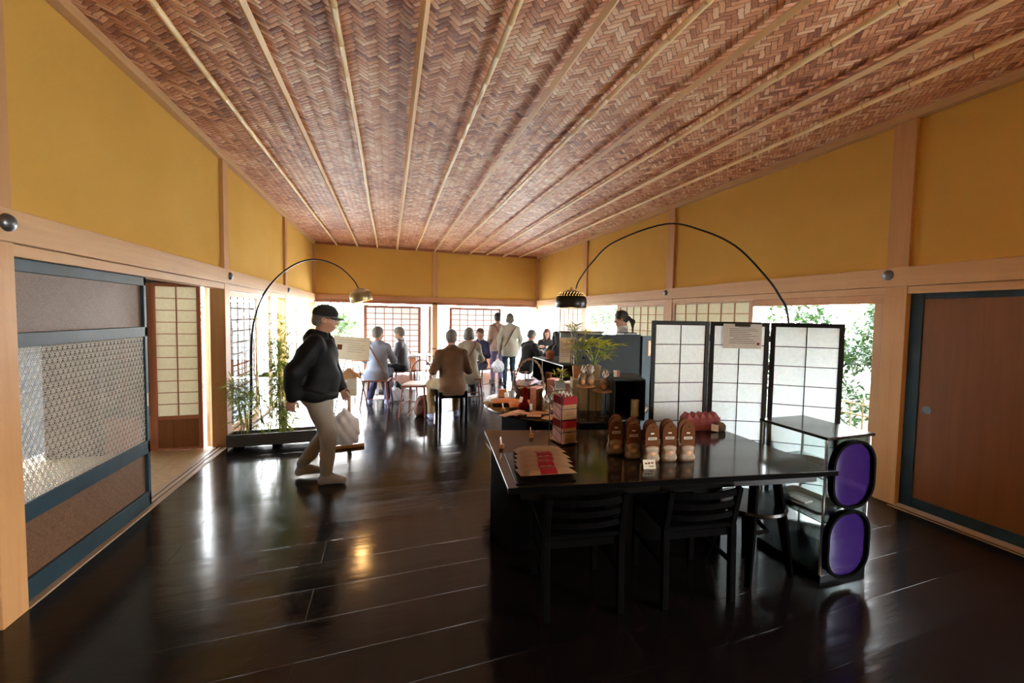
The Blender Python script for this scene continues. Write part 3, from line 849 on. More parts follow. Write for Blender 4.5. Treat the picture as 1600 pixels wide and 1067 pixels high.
def sdf_mesh(prims, h, bump=None, pad=0.03):
    """prims: ('c',p0,p1,r0,r1,k[,flat,axis]) tapered limb | ('e',c,(rx,ry,rz),k[,Rot]) ellipsoid | ('-e',...) cut | ('-b',c,half,k,Rot) box cut
    blends them smoothly and returns one continuous surface (vertices, quads)"""
    lo = np.full(3, 1e9); hi = -lo
    for p in prims:
        if p[0] == 'c':
            r = max(p[3], p[4]); a = np.minimum(p[1], p[2])-r; b = np.maximum(p[1], p[2])+r
        elif p[0] == 'e':
            r = max(p[2]); a = V3(p[1])-r; b = V3(p[1])+r
        else:
            continue
        lo = np.minimum(lo, a); hi = np.maximum(hi, b)
    lo = lo-pad; hi = hi+pad; n = np.ceil((hi-lo)/h).astype(int)+1
    F = np.full(n, 0.25, np.float32)
    ax = [lo[i]+h*np.arange(n[i]) for i in range(3)]
    for p in prims:
        t = p[0]; k = p[5] if t == 'c' else p[3]
        if t == 'c':
            r = max(p[3], p[4]); a = np.minimum(p[1], p[2])-r; b = np.maximum(p[1], p[2])+r
        else:
            r = max(p[2]); a = V3(p[1])-r; b = V3(p[1])+r
        m = max(0.05, 2.5*k); i0 = np.maximum(0, np.floor((a-m-lo)/h).astype(int)); i1 = np.minimum(n, np.ceil((b+m-lo)/h).astype(int)+1)
        if (i1 <= i0).any():
            continue
        X, Y, Z = np.meshgrid(*[ax[i][i0[i]:i1[i]] for i in range(3)], indexing='ij')
        P = np.stack([X, Y, Z], -1)
        if t == 'c':
            p0, p1 = V3(p[1]), V3(p[2]); sc = V3(p[6]) if len(p) > 6 else None
            Q, q0, q1 = (P/sc, p0/sc, p1/sc) if sc is not None else (P, p0, p1)
            d = q1-q0; u = np.clip(((Q-q0)@d)/max(1e-9, d@d), 0, 1)
            D = np.linalg.norm(Q-q0-u[..., None]*d, axis=-1)-(p[3]+(p[4]-p[3])*u)
            if sc is not None:
                D = D*sc.min()
        elif t in ('e', '-e'):
            Q = P-V3(p[1])
            if len(p) > 4 and p[4] is not None:
                Q = Q@np.array(p[4])
            rr = V3(p[2]); k0 = np.linalg.norm(Q/rr, axis=-1); k1 = np.linalg.norm(Q/(rr*rr), axis=-1)
            D = k0*(k0-1)/np.maximum(k1, 1e-6)
        else:
            Q = (P-V3(p[1]))
            if len(p) > 4 and p[4] is not None:
                Q = Q@np.array(p[4])
            q = np.abs(Q)-V3(p[2]); D = np.linalg.norm(np.maximum(q, 0), axis=-1)+np.minimum(q.max(-1), 0)
        s = F[i0[0]:i1[0], i0[1]:i1[1], i0[2]:i1[2]]
        if t[0] == '-':
            D = -D; w = np.maximum(k-np.abs(s-D), 0)/k; s[...] = np.maximum(s, D)+w*w*k*0.25
        else:
            w = np.maximum(k-np.abs(s-D), 0)/k; s[...] = np.minimum(s, D)-w*w*k*0.25
    if bump is not None:
        X, Y, Z = np.meshgrid(*ax, indexing='ij'); F = F+bump(X, Y, Z)
    F[0], F[-1], F[:, 0], F[:, -1], F[:, :, 0], F[:, :, -1] = (.1,)*6
    # surface nets
    ins = F < 0
    c = np.zeros(np.array(F.shape)-1, np.int8)
    for dx in (0, 1):
        for dy in (0, 1):
            for dz in (0, 1):
                c = c+ins[dx:dx+c.shape[0], dy:dy+c.shape[1], dz:dz+c.shape[2]]
    act = (c > 0) & (c < 8); idx = -np.ones(act.shape, np.int64); I = np.argwhere(act); idx[act] = np.arange(len(I))
    acc = np.zeros((len(I), 3)); cnt = np.zeros(len(I))
    for dx, dy, dz, a in [(0, j, k, 0) for j in (0, 1) for k in (0, 1)]+[(j, 0, k, 1) for j in (0, 1) for k in (0, 1)]+[(j, k, 0, 2) for j in (0, 1) for k in (0, 1)]:
        o = np.array((dx, dy, dz)); e = np.eye(3, dtype=int)[a]; A = I+o; B = A+e
        fa = F[tuple(A.T)]; fb = F[tuple(B.T)]; cr = (fa < 0) != (fb < 0)
        t = np.where(cr, fa/np.where(cr, fa-fb, 1), 0)
        acc += np.where(cr[:, None], A+t[:, None]*e, 0); cnt += cr
    verts = lo+h*acc/cnt[:, None]
    faces = []
    for a in range(3):
        b_, c_ = (a+1) % 3, (a+2) % 3
        s0 = [slice(1, -1)]*3; s0[a] = slice(0, -1); s1 = list(s0); s1[a] = slice(1, None)
        f0 = ins[tuple(s0)]; f1 = ins[tuple(s1)]; E_ = np.argwhere(f0 != f1)
        if not len(E_):
            continue
        flip = f0[tuple(E_.T)]; E_ = E_+1; E_[:, a] -= 1
        eb = np.eye(3, dtype=int)[b_]; ec = np.eye(3, dtype=int)[c_]
        q = np.stack([idx[tuple((E_-eb-ec).T)], idx[tuple((E_-ec).T)], idx[tuple(E_.T)], idx[tuple((E_-eb).T)]], 1)
        q = np.where(flip[:, None], q, q[:, ::-1]); faces.append(q)
    return verts, np.concatenate(faces)


def soft(name, prims, mat, parent, h=0.012, bump=None, smooth=2, pad=0.03):
    v, f = sdf_mesh(prims, h, bump, pad)
    for _ in range(smooth):
        e = np.concatenate([f[:, [0, 1]], f[:, [1, 2]], f[:, [2, 3]], f[:, [3, 0]]]); s = np.zeros_like(v); c = np.zeros(len(v))
        np.add.at(s, e[:, 0], v[e[:, 1]]); np.add.at(s, e[:, 1], v[e[:, 0]]); np.add.at(c, e[:, 0], 1); np.add.at(c, e[:, 1], 1)
        v = v*0.5+0.5*s/np.maximum(c, 1)[:, None]
    me = bpy.data.meshes.new(name); me.vertices.add(len(v)); me.vertices.foreach_set('co', v.astype(np.float32).ravel())
    me.loops.add(f.size); me.loops.foreach_set('vertex_index', f.astype(np.int32).ravel())
    me.polygons.add(len(f)); me.polygons.foreach_set('loop_start', (np.arange(len(f))*4).astype(np.int32))
    try:
        me.polygons.foreach_set('loop_total', np.full(len(f), 4, np.int32))
    except Exception:
        pass
    me.update(calc_edges=True); me.validate(); me.shade_smooth()
    me.materials.append(M[mat] if isinstance(mat, str) else mat)
    o = bpy.data.objects.new(name, me); C.objects.link(o)
    if parent is not None:
        o.parent = parent
    return o


def folds(seed, amp=0.006, freq=(22, 22, 7)):
    """shallow cloth folds running mostly up and down"""
    a, b, c = seed*1.7, seed*2.3, seed*0.9
    fx, fy, fz = freq

    def f(X, Y, Z):
        w = np.sin(fx*X+2.2*np.sin(fz*Z+a)+b)*np.sin(fy*Y+1.7*np.sin(fz*0.8*Z+c)+a)
        u = np.sin(31*Z+9*X+4*np.sin(9*Y+b))*0.35
        return (amp*(w+u*0.6)).astype(np.float32)
    return f


def hand_prims(w, d, nrm, side, curl=0.5, s=1.0):
    """w wrist, d hand direction, nrm the way the palm faces, side towards the thumb"""
    w, d, nrm, side = V3(w), V3(d), V3(nrm), V3(side)
    d = d/np.linalg.norm(d); nrm = nrm-d*(nrm@d); nrm /= np.linalg.norm(nrm); sd = np.cross(d, nrm)
    if sd@side < 0:
        sd = -sd
    o = [('c', w, w+d*0.03*s, 0.024*s, 0.026*s, 0.015)]
    for q in (-0.024, -0.008, 0.008, 0.024):
        o.append(('c', w+d*0.02*s+sd*q*0.6*s, w+d*0.082*s+sd*q*s, 0.015*s, 0.0125*s, 0.010))
    for q, L in ((0.027, 0.066), (0.009, 0.076), (-0.009, 0.070), (-0.026, 0.054)):
        p = w+d*0.085*s+sd*q*s; a = 0.25+0.35*curl; dd = d
        for m, frac in enumerate((0.45, 0.32, 0.25)):
            ang = curl*(0.5+0.55*m)
            dd = d*math.cos(ang)+nrm*math.sin(ang)+sd*q*1.5; dd = dd/np.linalg.norm(dd)
            p2 = p+dd*L*frac*s; o.append(('c', p, p2, (0.0088-0.0008*m)*s, (0.0082-0.001*m)*s, 0.003)); p = p2
    t0 = w+d*0.022*s+sd*0.024*s; t1 = t0+(d*0.6+sd*0.75+nrm*0.25)*0.034*s; t2 = t1+(d*0.9+sd*0.25+nrm*0.35)*0.028*s; t3 = t2+(d*0.9+nrm*0.45)*0.022*s
    o += [('c', t0, t1, 0.0135*s, 0.0105*s, 0.008), ('c', t1, t2, 0.0105*s, 0.0092*s, 0.003), ('c', t2, t3, 0.0092*s, 0.0078*s, 0.003)]
    return o


def person(label, loc, rz, H=1.62, sit=None, lean=0.05, turn=0.0, head=(0, 0), build=1.0,
           hip=(0, 0, 0), feet=((-0.10, 0.02), (0.10, 0.02)), knees=None, arms=None, palms=((0, 0.3, -1), (0, 0.3, -1)), curl=0.55,
           top=('jacket', 'cloth_black', 0.0, 0.0), pants='cloth_charcoal', socks='sock', shoe_z=0.0,
           hair=('short', 'hair_black'), collar=None, lower=None, h=0.011, fold=0.006, strap=None, glasses=False, cap=None, bulge=0.0, sleeve=1.0, hood=False, name='person'):
    """a clothed figure facing its own +y; returns its Empty"""
    r = thing(name, label, 'person', loc, rz)
    s = H/1.65
    hz = (sit+0.095) if sit is not None else 0.865*s
    hc = V3((hip[0], hip[1], hz+hip[2]))
    up = V3((0, math.sin(lean), math.cos(lean))); fwd = V3((0, math.cos(lean), -math.sin(lean)))
    ct, sn = math.cos(turn), math.sin(turn)
    rt = V3((ct, sn, 0)); fw = V3((-sn, ct, 0)); fwd = fw*math.cos(lean)-V3((0, 0, math.sin(lean))); up = fw*math.sin(lean)+V3((0, 0, math.cos(lean)))
    B = build
    waist = hc+up*0.15*s; chest = hc+up*0.33*s-fwd*0.005; shb = hc+up*0.475*s-fwd*0.015; neck = hc+up*0.53*s-fwd*0.012
    yaw, pit = head
    hy = turn+yaw
    hf = V3((-math.sin(hy)*math.cos(pit), math.cos(hy)*math.cos(pit), math.sin(pit))); hr = V3((math.cos(hy), math.sin(hy), 0)); hu = np.cross(hr, hf)
    HR = np.stack([hr, hf, hu], 1)
    hcn = neck+up*0.075*s+V3((0, 0, 0.065*s))+fw*0.02*s+hf*0.012
    def hp(x, y, z):
        return hcn+(hr*x+hf*y+hu*z)*s
    sh = [shb-rt*0.158*s*B-up*0.028*s, shb+rt*0.158*s*B-up*0.028*s]
    hips = [hc-rt*0.085*s, hc+rt*0.085*s]
    if arms is None:
        arms = [(sh[0]+V3((-0.05, -0.02, -0.27*s)), sh[0]+V3((-0.05, 0.06, -0.50*s))), (sh[1]+V3((0.05, -0.02, -0.27*s)), sh[1]+V3((0.05, 0.06, -0.50*s)))]
    arms = [[V3(a), V3(b)] for a, b in arms]
    ank = []; kn = []
    for i in (0, 1):
        a = V3((feet[i][0], feet[i][1], (feet[i][2] if len(feet[i]) > 2 else 0.0)+0.085*s)); ank.append(a)
        if knees is not None:
            kn.append(V3(knees[i]))
        elif sit is not None:
            kn.append(V3((hips[i][0]*1.25, hc[1]+0.40*s, sit+0.06)))
        else:
            m = (hips[i]+a)/2; L = 0.80*s; dist = np.linalg.norm(hips[i]-a); b = math.sqrt(max(0.0, (L/2)**2-(dist/2)**2)); kn.append(m+V3((0, 1, 0.1))*min(b, 0.2)+V3((0, 0, 0.01)))
    toe = [ank[i]+V3((0.02*(-1 if i == 0 else 1), 0.145*s, -0.055*s)) for i in (0, 1)]
    toe = [V3((t[0], t[1], max(0.028, t[2]))) for t in toe]
    heel = [ank[i]+V3((0, -0.035*s, -0.055*s)) for i in (0, 1)]
    # ---------------- the body: one surface
    P = [('e', hc, (0.15*s*B, 0.105*s*B, 0.11*s), 0.05), ('e', waist, (0.125*s*B, 0.095*s*B, 0.13*s), 0.05),
         ('e', chest, (0.145*s*B, 0.10*s*B, 0.17*s), 0.05), ('c', sh[0]+rt*0.02, sh[1]-rt*0.02, 0.052*s, 0.052*s, 0.05),
         ('c', shb+up*0.01, neck+up*0.08*s, 0.058*s, 0.052*s, 0.03)]
    for i in (0, 1):
        P += [('c', hips[i], kn[i], 0.078*s*B, 0.054*s, 0.04), ('c', kn[i], (kn[i]+ank[i])/2-V3((0, 0.012, 0)), 0.052*s, 0.050*s, 0.02), ('c', (kn[i]+ank[i])/2-V3((0, 0.012, 0)), ank[i], 0.050*s, 0.034*s, 0.02),
              ('c', heel[i], toe[i], 0.030*s, 0.024*s, 0.02), ('c', ank[i], heel[i], 0.034*s, 0.030*s, 0.02),
              ('c', sh[i], arms[i][0], 0.048*s*B, 0.038*s, 0.03), ('c', arms[i][0], arms[i][1], 0.037*s, 0.024*s, 0.02)]
        d = arms[i][1]-arms[i][0]; inward = rt*(1 if i == 0 else -1)
        P += hand_prims(arms[i][1], d, V3(palms[i]), inward+V3((0, 0.6, 0.4)), curl, s)
    # head with a face
    P += [('e', hp(0, -0.012, 0.035), (0.074*s, 0.092*s, 0.083*s), 0.02, HR), ('e', hp(0, 0.018, -0.025), (0.061*s, 0.070*s, 0.082*s), 0.03, HR),
          ('e', hp(0, 0.052, -0.083), (0.030*s, 0.026*s, 0.024*s), 0.025, HR), ('c', hp(-.03, .066, .026), hp(.03, .066, .026), 0.016*s, 0.016*s, 0.012),
          ('-e', hp(-0.031, 0.097, 0.004), (0.019*s, 0.016*s, 0.012*s), 0.010, HR), ('-e', hp(0.031, 0.097, 0.004), (0.019*s, 0.016*s, 0.012*s), 0.010, HR),
          ('c', hp(0, 0.084, 0.012), hp(0, 0.104, -0.030), 0.0085*s, 0.012*s, 0.008), ('e', hp(-.011, .090, -.034), (.009*s, .009*s, .007*s), .005), ('e', hp(.011, .090, -.034), (.009*s, .009*s, .007*s), .005),
          ('e', hp(-0.040, 0.058, -0.030), (0.022*s, 0.020*s, 0.020*s), 0.02, HR), ('e', hp(0.040, 0.058, -0.030), (0.022*s, 0.020*s, 0.020*s), 0.02, HR),
          ('c', hp(-.018, .083, -.056), hp(.018, .083, -.056), .0075*s, .0075*s, .006), ('c', hp(-.015, .081, -.066), hp(.015, .081, -.066), .0085*s, .0085*s, .006)]
    for q in (-1, 1):
        P += [('e', hp(q*0.075, -0.005, -0.004), (0.010*s, 0.019*s, 0.031*s), 0.006, HR), ('-e', hp(q*0.084, 0.001, -0.002), (0.005*s, 0.010*s, 0.018*s), 0.003, HR)]
    body = soft('body', P, 'skin', r, h*0.8, smooth=1)
    # ---------------- eyes
    for q in (-1, 1):
        e = MB().ball(hp(q*0.031, 0.070, 0.004), 0.0125*s, 12, 8); e.build('eye', 'eye_white', r, smooth=True)
        e = MB().ball(hp(q*0.031, 0.0795, 0.004), 0.0052*s, 10, 6); e.build('iris', 'eye_dark', r, smooth=True)
    # ---------------- hair
    kind, hm = hair
    Hh = [('e', hp(0, -0.016, 0.042), (0.085*s, 0.103*s, 0.092*s), 0.02, HR)]
    cut = [('-e', hp(0, 0.105, -0.055), (0.085*s, 0.085*s, 0.115*s), 0.012, HR)]
    if kind == 'short':
        Hh += [('e', hp(0, -0.055, -0.02), (0.072*s, 0.058*s, 0.065*s), 0.03, HR)]
        cut += [('-e', hp(q*0.088, 0.012, -0.022), (0.022*s, 0.030*s, 0.040*s), 0.010, HR) for q in (-1, 1)] + [('-b', hp(0, 0, -0.13), (0.2, 0.2, 0.055*s), 0.02, HR)]
    elif kind == 'bob':
        Hh += [('e', hp(0, -0.045, -0.025), (0.094*s, 0.080*s, 0.080*s), 0.03, HR), ('e', hp(-.07, -.005, -.03), (.026*s, .05*s, .07*s), .02, HR), ('e', hp(.07, -.005, -.03), (.026*s, .05*s, .07*s), .02, HR)]
    elif kind == 'long':
        Hh += [('c', hp(0, -0.06, 0.0), hp(0, -0.075, -0.20), 0.082*s, 0.070*s, 0.03), ('c', hp(-.078, .0, 0.02), hp(-.075, .015, -.20), .026*s, .030*s, .02), ('c', hp(.078, .0, 0.02), hp(.075, .015, -.20), .026*s, .030*s, .02)]
        cut = [('-e', hp(0, 0.115, -0.055), (0.066*s, 0.085*s, 0.115*s), 0.012, HR)]
    elif kind == 'ponytail':
        Hh += [('e', hp(0, -0.055, -0.01), (0.072*s, 0.058*s, 0.06*s), 0.03, HR), ('e', hp(0, -0.118, 0.0), (0.024*s, 0.026*s, 0.024*s), 0.01, HR),
               ('c', hp(0, -0.125, -0.01), hp(0.0, -0.165, -0.07), 0.026*s, 0.033*s, 0.02), ('c', hp(0.0, -0.165, -0.07), hp(0.0, -0.135, -0.22), 0.033*s, 0.010*s, 0.02)]
        cut += [('-e', hp(q*0.088, 0.012, -0.022), (0.018*s, 0.024*s, 0.036*s), 0.010, HR) for q in (-1, 1)] + [('-b', hp(0, 0.05, -0.12), (0.2, 0.13, 0.045*s), 0.02, HR)]
    hs = sum(map(ord, label)) % 97

    def hb(X, Y, Z):
        return (0.0028*np.sin(95*X+hs+5*np.sin(20*Z))*np.sin(80*Y+3*np.sin(25*Z))+0.002*np.sin(45*Z+30*X)).astype(np.float32)
    soft('hair', Hh+cut, hm, r, 0.008, hb, 1)
    if cap:
        Cp = [('e', hp(0, -0.010, 0.052), (0.092*s, 0.110*s, 0.088*s), 0.01, HR), ('-b', hp(0, 0, -0.045), (0.2, 0.25, 0.075), 0.008, HR)]
        c = soft('cap', Cp, cap, r, 0.008)
        b = MB(); n = 14; top_, bot_ = [], []
        for k in range(n+1):
            a = PI*k/n; x = 0.078*math.cos(a); y = 0.075+0.088*math.sin(a); z = 0.035-0.016*math.sin(a)-0.020*(math.cos(a)**2)
            top_.append((x, y, z))
        k0 = len(b.v)
        for x, y, z in top_:
            b.v.append(tuple(hp(x, y, z))); b.v.append(tuple(hp(x, y, z-0.005))); b.v.append(tuple(hp(x*0.9, 0.055, 0.036-0.01*(x/0.078)**2))); b.v.append(tuple(hp(x*0.9, 0.055, 0.030-0.01*(x/0.078)**2)))
        for k in range(n):
            a = k0+4*k; d = a+4
            b.f += [(a, d, d+2, a+2), (a+1, a+3, d+3, d+1), (a, a+1, d+1, d)]
        o = b.build('brim', cap, r, smooth=True)
    if glasses:
        g = MB()
        for q in (-1, 1):
            ring = [hp(q*0.033+0.021*math.cos(t), 0.104-0.006*abs(math.cos(t)), 0.002+0.015*math.sin(t)) for t in [2*PI*j/16 for j in range(17)]]
            g.tube(ring, 0.0013, 5); g.tube([hp(q*0.054, 0.100, 0.004), hp(q*0.078, 0.05, 0.006), hp(q*0.082, -0.005, 0.006)], 0.0013, 5)
        g.tube([hp(-0.012, 0.104, 0.003), hp(0.012, 0.104, 0.003)], 0.0013, 5); g.build('glasses', 'brass', r, smooth=True)
    # ---------------- lower clothes
    if lower != 'none':
        T = [('e', hc, (0.165*s*B, 0.122*s*B, 0.13*s), 0.05)]
        for i in (0, 1):
            T += [('c', hips[i], kn[i], 0.095*s*B, 0.071*s, 0.04), ('c', kn[i], ank[i]+V3((0, 0.0, 0.03)), 0.070*s, 0.056*s, 0.025)]
        soft('trousers', T, pants, r, h, folds(hs, 0.006, (26, 26, 14)))
    if socks:
        for i in (0, 1):
            soft('sock' if shoe_z == 0 else 'shoe', [('c', heel[i], toe[i], 0.035*s, 0.029*s, 0.02), ('c', ank[i]+V3((0, 0, 0.05)), heel[i], 0.038*s, 0.035*s, 0.02), ('c', ank[i], toe[i], 0.036*s, 0.022*s, 0.02)], socks, r, 0.008)
    # ---------------- upper clothes
    kind, tm, hem, flare = top
    T = [('e', chest, (0.172*s*B, 0.128*s*B, 0.19*s), 0.05), ('e', waist+fwd*bulge*0.5, (0.158*s*B, (0.125+bulge*0.5)*s*B, 0.15*s), 0.05),
         ('e', hc+up*0.02+fwd*bulge*0.2, (0.175*s*B, 0.135*s*B, 0.12*s), 0.05),
         ('c', sh[0]+rt*0.02, neck-up*0.01-rt*0.03, 0.060*s, 0.052*s, 0.05), ('c', sh[1]-rt*0.02, neck-up*0.01+rt*0.03, 0.060*s, 0.052*s, 0.05),
         ('e', neck-up*0.005, (0.078*s, 0.075*s, 0.040*s), 0.03)]
    for i in (0, 1):
        e, w = arms[i]
        T += [('c', sh[i], e, 0.062*s*B*sleeve, 0.054*s*B*sleeve, 0.045), ('c', e, w-(w-e)*0.06, 0.056*s*B*sleeve, 0.042*s*sleeve, 0.025)]
    if hood:
        T += [('e', neck-fwd*0.085*s-up*0.045*s, (0.105*s, 0.060*s, 0.065*s), 0.04), ('c', neck-fwd*0.06*s-rt*0.07*s, neck-fwd*0.06*s+rt*0.07*s, 0.045*s, 0.045*s, 0.03)]
    if hem > 0:                                        # skirts of a coat, down to `hem` metres above the floor
        zt = hc[2]+0.06
        if sit is None:
            T += [('c', (hc[0], hc[1], zt), (hc[0]-0.0, hc[1]-0.005, hem+0.10), 0.165*s*B, 0.165*s*B+flare, 0.05, (1.0, 0.84, 1.0)), ('-b', (hc[0], hc[1], hem-0.5), (1, 1, 0.5), 0.012, None)]
        else:
            T += [('c', (hc[0], hc[1]-0.03, zt), (hc[0], hc[1]-0.06, hem+0.10), 0.15*s, 0.15*s+flare, 0.05, (1.0, 0.72, 1.0)), ('-b', (hc[0], hc[1], hem-0.5), (1, 1, 0.5), 0.012, None)]
    # open the collar around the neck and throat
    T += [('-e', neck+up*0.055*s, (0.056*s, 0.060*s, 0.055*s), 0.01), ('-e', neck+up*0.02+fwd*0.085*s, (0.032*s, 0.05*s, 0.06*s), 0.012)]
    jk = soft(kind, T, tm, r, h, folds(hs+3, fold, (24, 24, 9)))
    if collar:
        cb = MB(); pts = []
        for k in range(11):
            a = -PI/2-2.3+4.6*k/10
            pts.append(neck+up*(0.024*s)+rt*math.cos(a)*0.066*s+fwd*(math.sin(a)*0.064*s)-up*0.02*(abs(k-5)/5)**2)
        cb.tube(pts, 0.015*s, 8, flat=1.6); cb.build('collar', collar, r, smooth=True)
    if strap:
        smat, side = strap
        a_ = shb+rt*side*0.11*s+up*0.062*s; q = []
        for k in range(17):
            t = k/16; an = PI*t*1.0
            # over one shoulder and down across the back to the other hip
            p = (shb+rt*side*0.10*s)*(1-t)+(hc+rt*(-side)*0.15*s+up*0.04)*t
            q.append(p-fwd*(0.125*s*B+0.012*math.sin(an))+up*0.0)
        q.insert(0, shb+rt*side*0.115*s+up*0.072*s)
        mb = MB(); mb.tube(q, 0.012, 6, flat=0.5); mb.build('bag_strap', smat, r, smooth=True)
    r['_j'] = 0
    del r['_j']
    return r, dict(hand=[arms[i][1] for i in (0, 1)], hc=hc, neck=neck, sh=sh, hp=hp)


# ---- the walking man
mx, my = -0.63, 4.22
man, J = person('person in a black cap, glasses and black jacket walking across the floor in beige trousers', (mx, my, 0), R(-96), H=1.64, lean=0.10,
           head=(-0.02, -0.12), build=1.15, hip=(0, 0.0, -0.03), feet=((-0.11, -0.15, 0.02), (0.10, 0.10, 0.0)), knees=((-0.09, 0.07, 0.44), (0.10, 0.12, 0.46)),
           arms=(((-0.26, 0.06, 1.05), (-0.20, 0.17, 0.82)), ((0.28, -0.10, 1.05), (0.26, -0.13, 0.82))),
           palms=((1, 0, 0), (-1, 0, 0)), curl=0.9, top=('jacket', 'cloth_black', 0.77, 0.045), pants='cloth_beige', socks='sock', hair=('short', 'hair_grey'),
           collar='cloth_black', glasses=True, cap='cloth_charcoal', bulge=0.04, sleeve=1.22, hood=True, h=0.010, fold=0.008)
man['label'] = 'person in a black cap, glasses and black jacket walking across the floor in beige trousers'


def to_world(o, p):
    return Matrix.Translation(o.location) @ Matrix.Rotation(o.rotation_euler.z, 4, 'Z') @ Vector(p)


def carrier(label, handp, H=0.36, w=0.15, d=0.08, group=None, mat='bag_white', seed=0, name='plastic_bag'):
    """thin shopping bag hanging by its two handles from a point"""
    x, y, z = handp; r = thing(name, label, 'bag', (x, y, z-H), group=group)
    bz = H-0.12
    pr = [('e', (0, 0, bz*0.42), (w*0.52, d*0.9, bz*0.45), 0.05), ('c', (-w*0.33, 0, 0.035), (w*0.33, 0, 0.035), 0.045, 0.045, 0.05), ('c', (0, 0, bz*0.5), (0, 0, bz*0.98), w*0.42, 0.020, 0.06, (1, 0.7, 1))]

    def bf(X, Y, Z):
        return (0.006*np.sin(60*X+seed+9*Z)*np.sin(30*Z+40*Y)+0.004*np.sin(85*X+50*Z+seed)).astype(np.float32)
    soft('sack', pr, mat, r, 0.008, bf, 1)
    m = MB()
    for q in (-0.012, 0.012):
        m.tube([(q*1.2, q, bz*0.9), (q*2.2, q, bz+0.05), (q*0.4, q*0.3, H), (q*0.2, -q, bz+0.05), (-q, -q*0.5, bz*0.92)], 0.006, 6, flat=0.5)
    m.build('handle', mat, r, smooth=True)
    return r


hw = to_world(man, J['hand'][0])
carrier('white plastic carrier bag held by the walking person in the black cap', (hw.x+0.03, hw.y-0.01, hw.z-0.08), 0.46, 0.25, 0.12, seed=1)
# ---- seated man in brown, seen from behind
def seat_arms(s=1.0, fwd=0.34, out=0.24, z=0.86, wz=0.84, wx=0.12):
    return (((-out, fwd*0.35, z-0.12), (-wx, fwd+0.05, wz)), ((out, fwd*0.35, z-0.12), (wx, fwd+0.05, wz)))


person('person in a brown jacket seen from behind on the black square stool', (0.86, 6.08, 0), R(4), H=1.64, sit=0.455, lean=0.10, head=(-0.12, -0.15), build=1.08,
       feet=((-0.26, 0.22), (0.13, 0.30)), knees=((-0.24, 0.36, 0.50), (0.16, 0.38, 0.50)), arms=(((-0.27, 0.03, 0.74), (-0.20, 0.30, 0.77)), ((0.26, 0.04, 0.73), (0.14, 0.30, 0.80))),
       top=('jacket', 'cloth_brown', 0.40, 0.05), pants='cloth_khaki', socks='sock_blue', hair=('short', 'hair_grey'), collar='cloth_brown', glasses=True, h=0.011)
person('person in a pale blue-grey coat with a brown strap, seated with back turned at left', (-0.20, 7.45, 0), R(-16), H=1.60, sit=0.47, lean=0.05, head=(-0.45, -0.1), build=1.05,
       feet=((-0.16, 0.12), (0.12, 0.16)), arms=seat_arms(z=0.88, wz=0.88), top=('coat', 'cloth_paleblue', 0.43, 0.07), pants='cloth_navy', socks='sock_blue', hair=('short', 'hair_grey'),
       strap=('leather', -1), h=0.012)
person('person in a dark grey jacket seated sideways at the left table, facing left', (0.24, 8.45, 0), R(72), H=1.60, sit=0.44, lean=0.10, head=(0.15, -0.25), build=1.0,
       feet=((-0.10, 0.30), (0.10, 0.34)), arms=seat_arms(z=0.80, wz=0.80), top=('jacket', 'cloth_greyjacket', 0.0, 0.0), pants='cloth_black', socks='cloth_charcoal', hair=('short', 'hair_grey'), collar='cloth_white', h=0.012)
person('person in a long cream coat seated with back turned beside the boyish one in navy', (1.33, 7.30, 0), R(-6), H=1.60, sit=0.47, lean=0.02, head=(-0.1, -0.05), build=1.0,
       feet=((-0.10, 0.22), (0.10, 0.22)), arms=seat_arms(z=0.88, wz=0.88), top=('coat', 'cloth_cream', 0.36, 0.09), pants='cloth_charcoal', socks='sock', hair=('bob', 'hair_grey'), strap=('leather', 1), h=0.012, fold=0.010)
bpy.data.objects['person.004']['label'] = 'person in a long cream coat seated with back turned, brown strap over one shoulder'
person('person with reddish hair in a navy jacket seated facing the cream coat', (1.80, 8.52, 0), R(140), H=1.58, sit=0.44, lean=0.05, head=(0.1, -0.1), build=0.92,
       feet=((-0.10, 0.25), (0.10, 0.25)), arms=seat_arms(z=0.85, wz=0.82), top=('jacket', 'cloth_navy', 0.0, 0.0), pants='cloth_navy', socks='sock', hair=('short', 'hair_brown'), collar='cloth_shirt', h=0.012)
person('standing person in a rose-beige coat, half hidden behind the one in the cream jacket', (2.38, 9.38, 0), R(6), H=1.62, lean=0.03, head=(-0.3, 0), build=0.98,
       feet=((-0.1, 0), (0.1, 0.05)), top=('coat', 'cloth_pinkish', 0.74, 0.03), pants='cloth_purple', socks='cloth_charcoal', hair=('short', 'hair_black'), strap=('leather', -1), h=0.012)
pb, JB = person('standing person in a cream jacket seen from behind, bag strap across the back', (2.56, 8.98, 0), R(-3), H=1.615, lean=0.02, head=(0.1, -0.05), build=1.05,
       feet=((-0.1, 0), (0.1, 0.05)), arms=(((-0.25, -0.02, 1.05), (-0.24, 0.02, 0.80)), ((0.25, -0.02, 1.05), (0.22, 0.05, 0.80))), palms=((1, 0, 0), (-1, 0, 0)), curl=0.9,
       top=('jacket', 'cloth_cream', 0.66, 0.03), pants='cloth_teal', socks='cloth_charcoal', hair=('bob', 'hair_grey'), strap=('leather', 1), collar='cloth_cream', h=0.012, fold=0.009)
hw = to_world(pb, JB['hand'][0])
carrier('white plastic carrier bag hanging from the hand of the standing person in the cream jacket', (hw.x-0.02, hw.y, hw.z-0.09), 0.40, 0.26, 0.10, seed=3)
person('person in a black top bending over a table in profile near the far right corner', (2.66, 8.0, 0), R(-68), H=1.58, sit=0.44, lean=0.16, head=(0, -0.45), build=1.12,
       feet=((-0.1, 0.2), (0.1, 0.24)), arms=seat_arms(z=0.86, wz=0.90), top=('jacket', 'cloth_charcoal', 0.40, 0.04), pants='cloth_charcoal', socks='cloth_charcoal', hair=('short', 'hair_grey'), h=0.012)
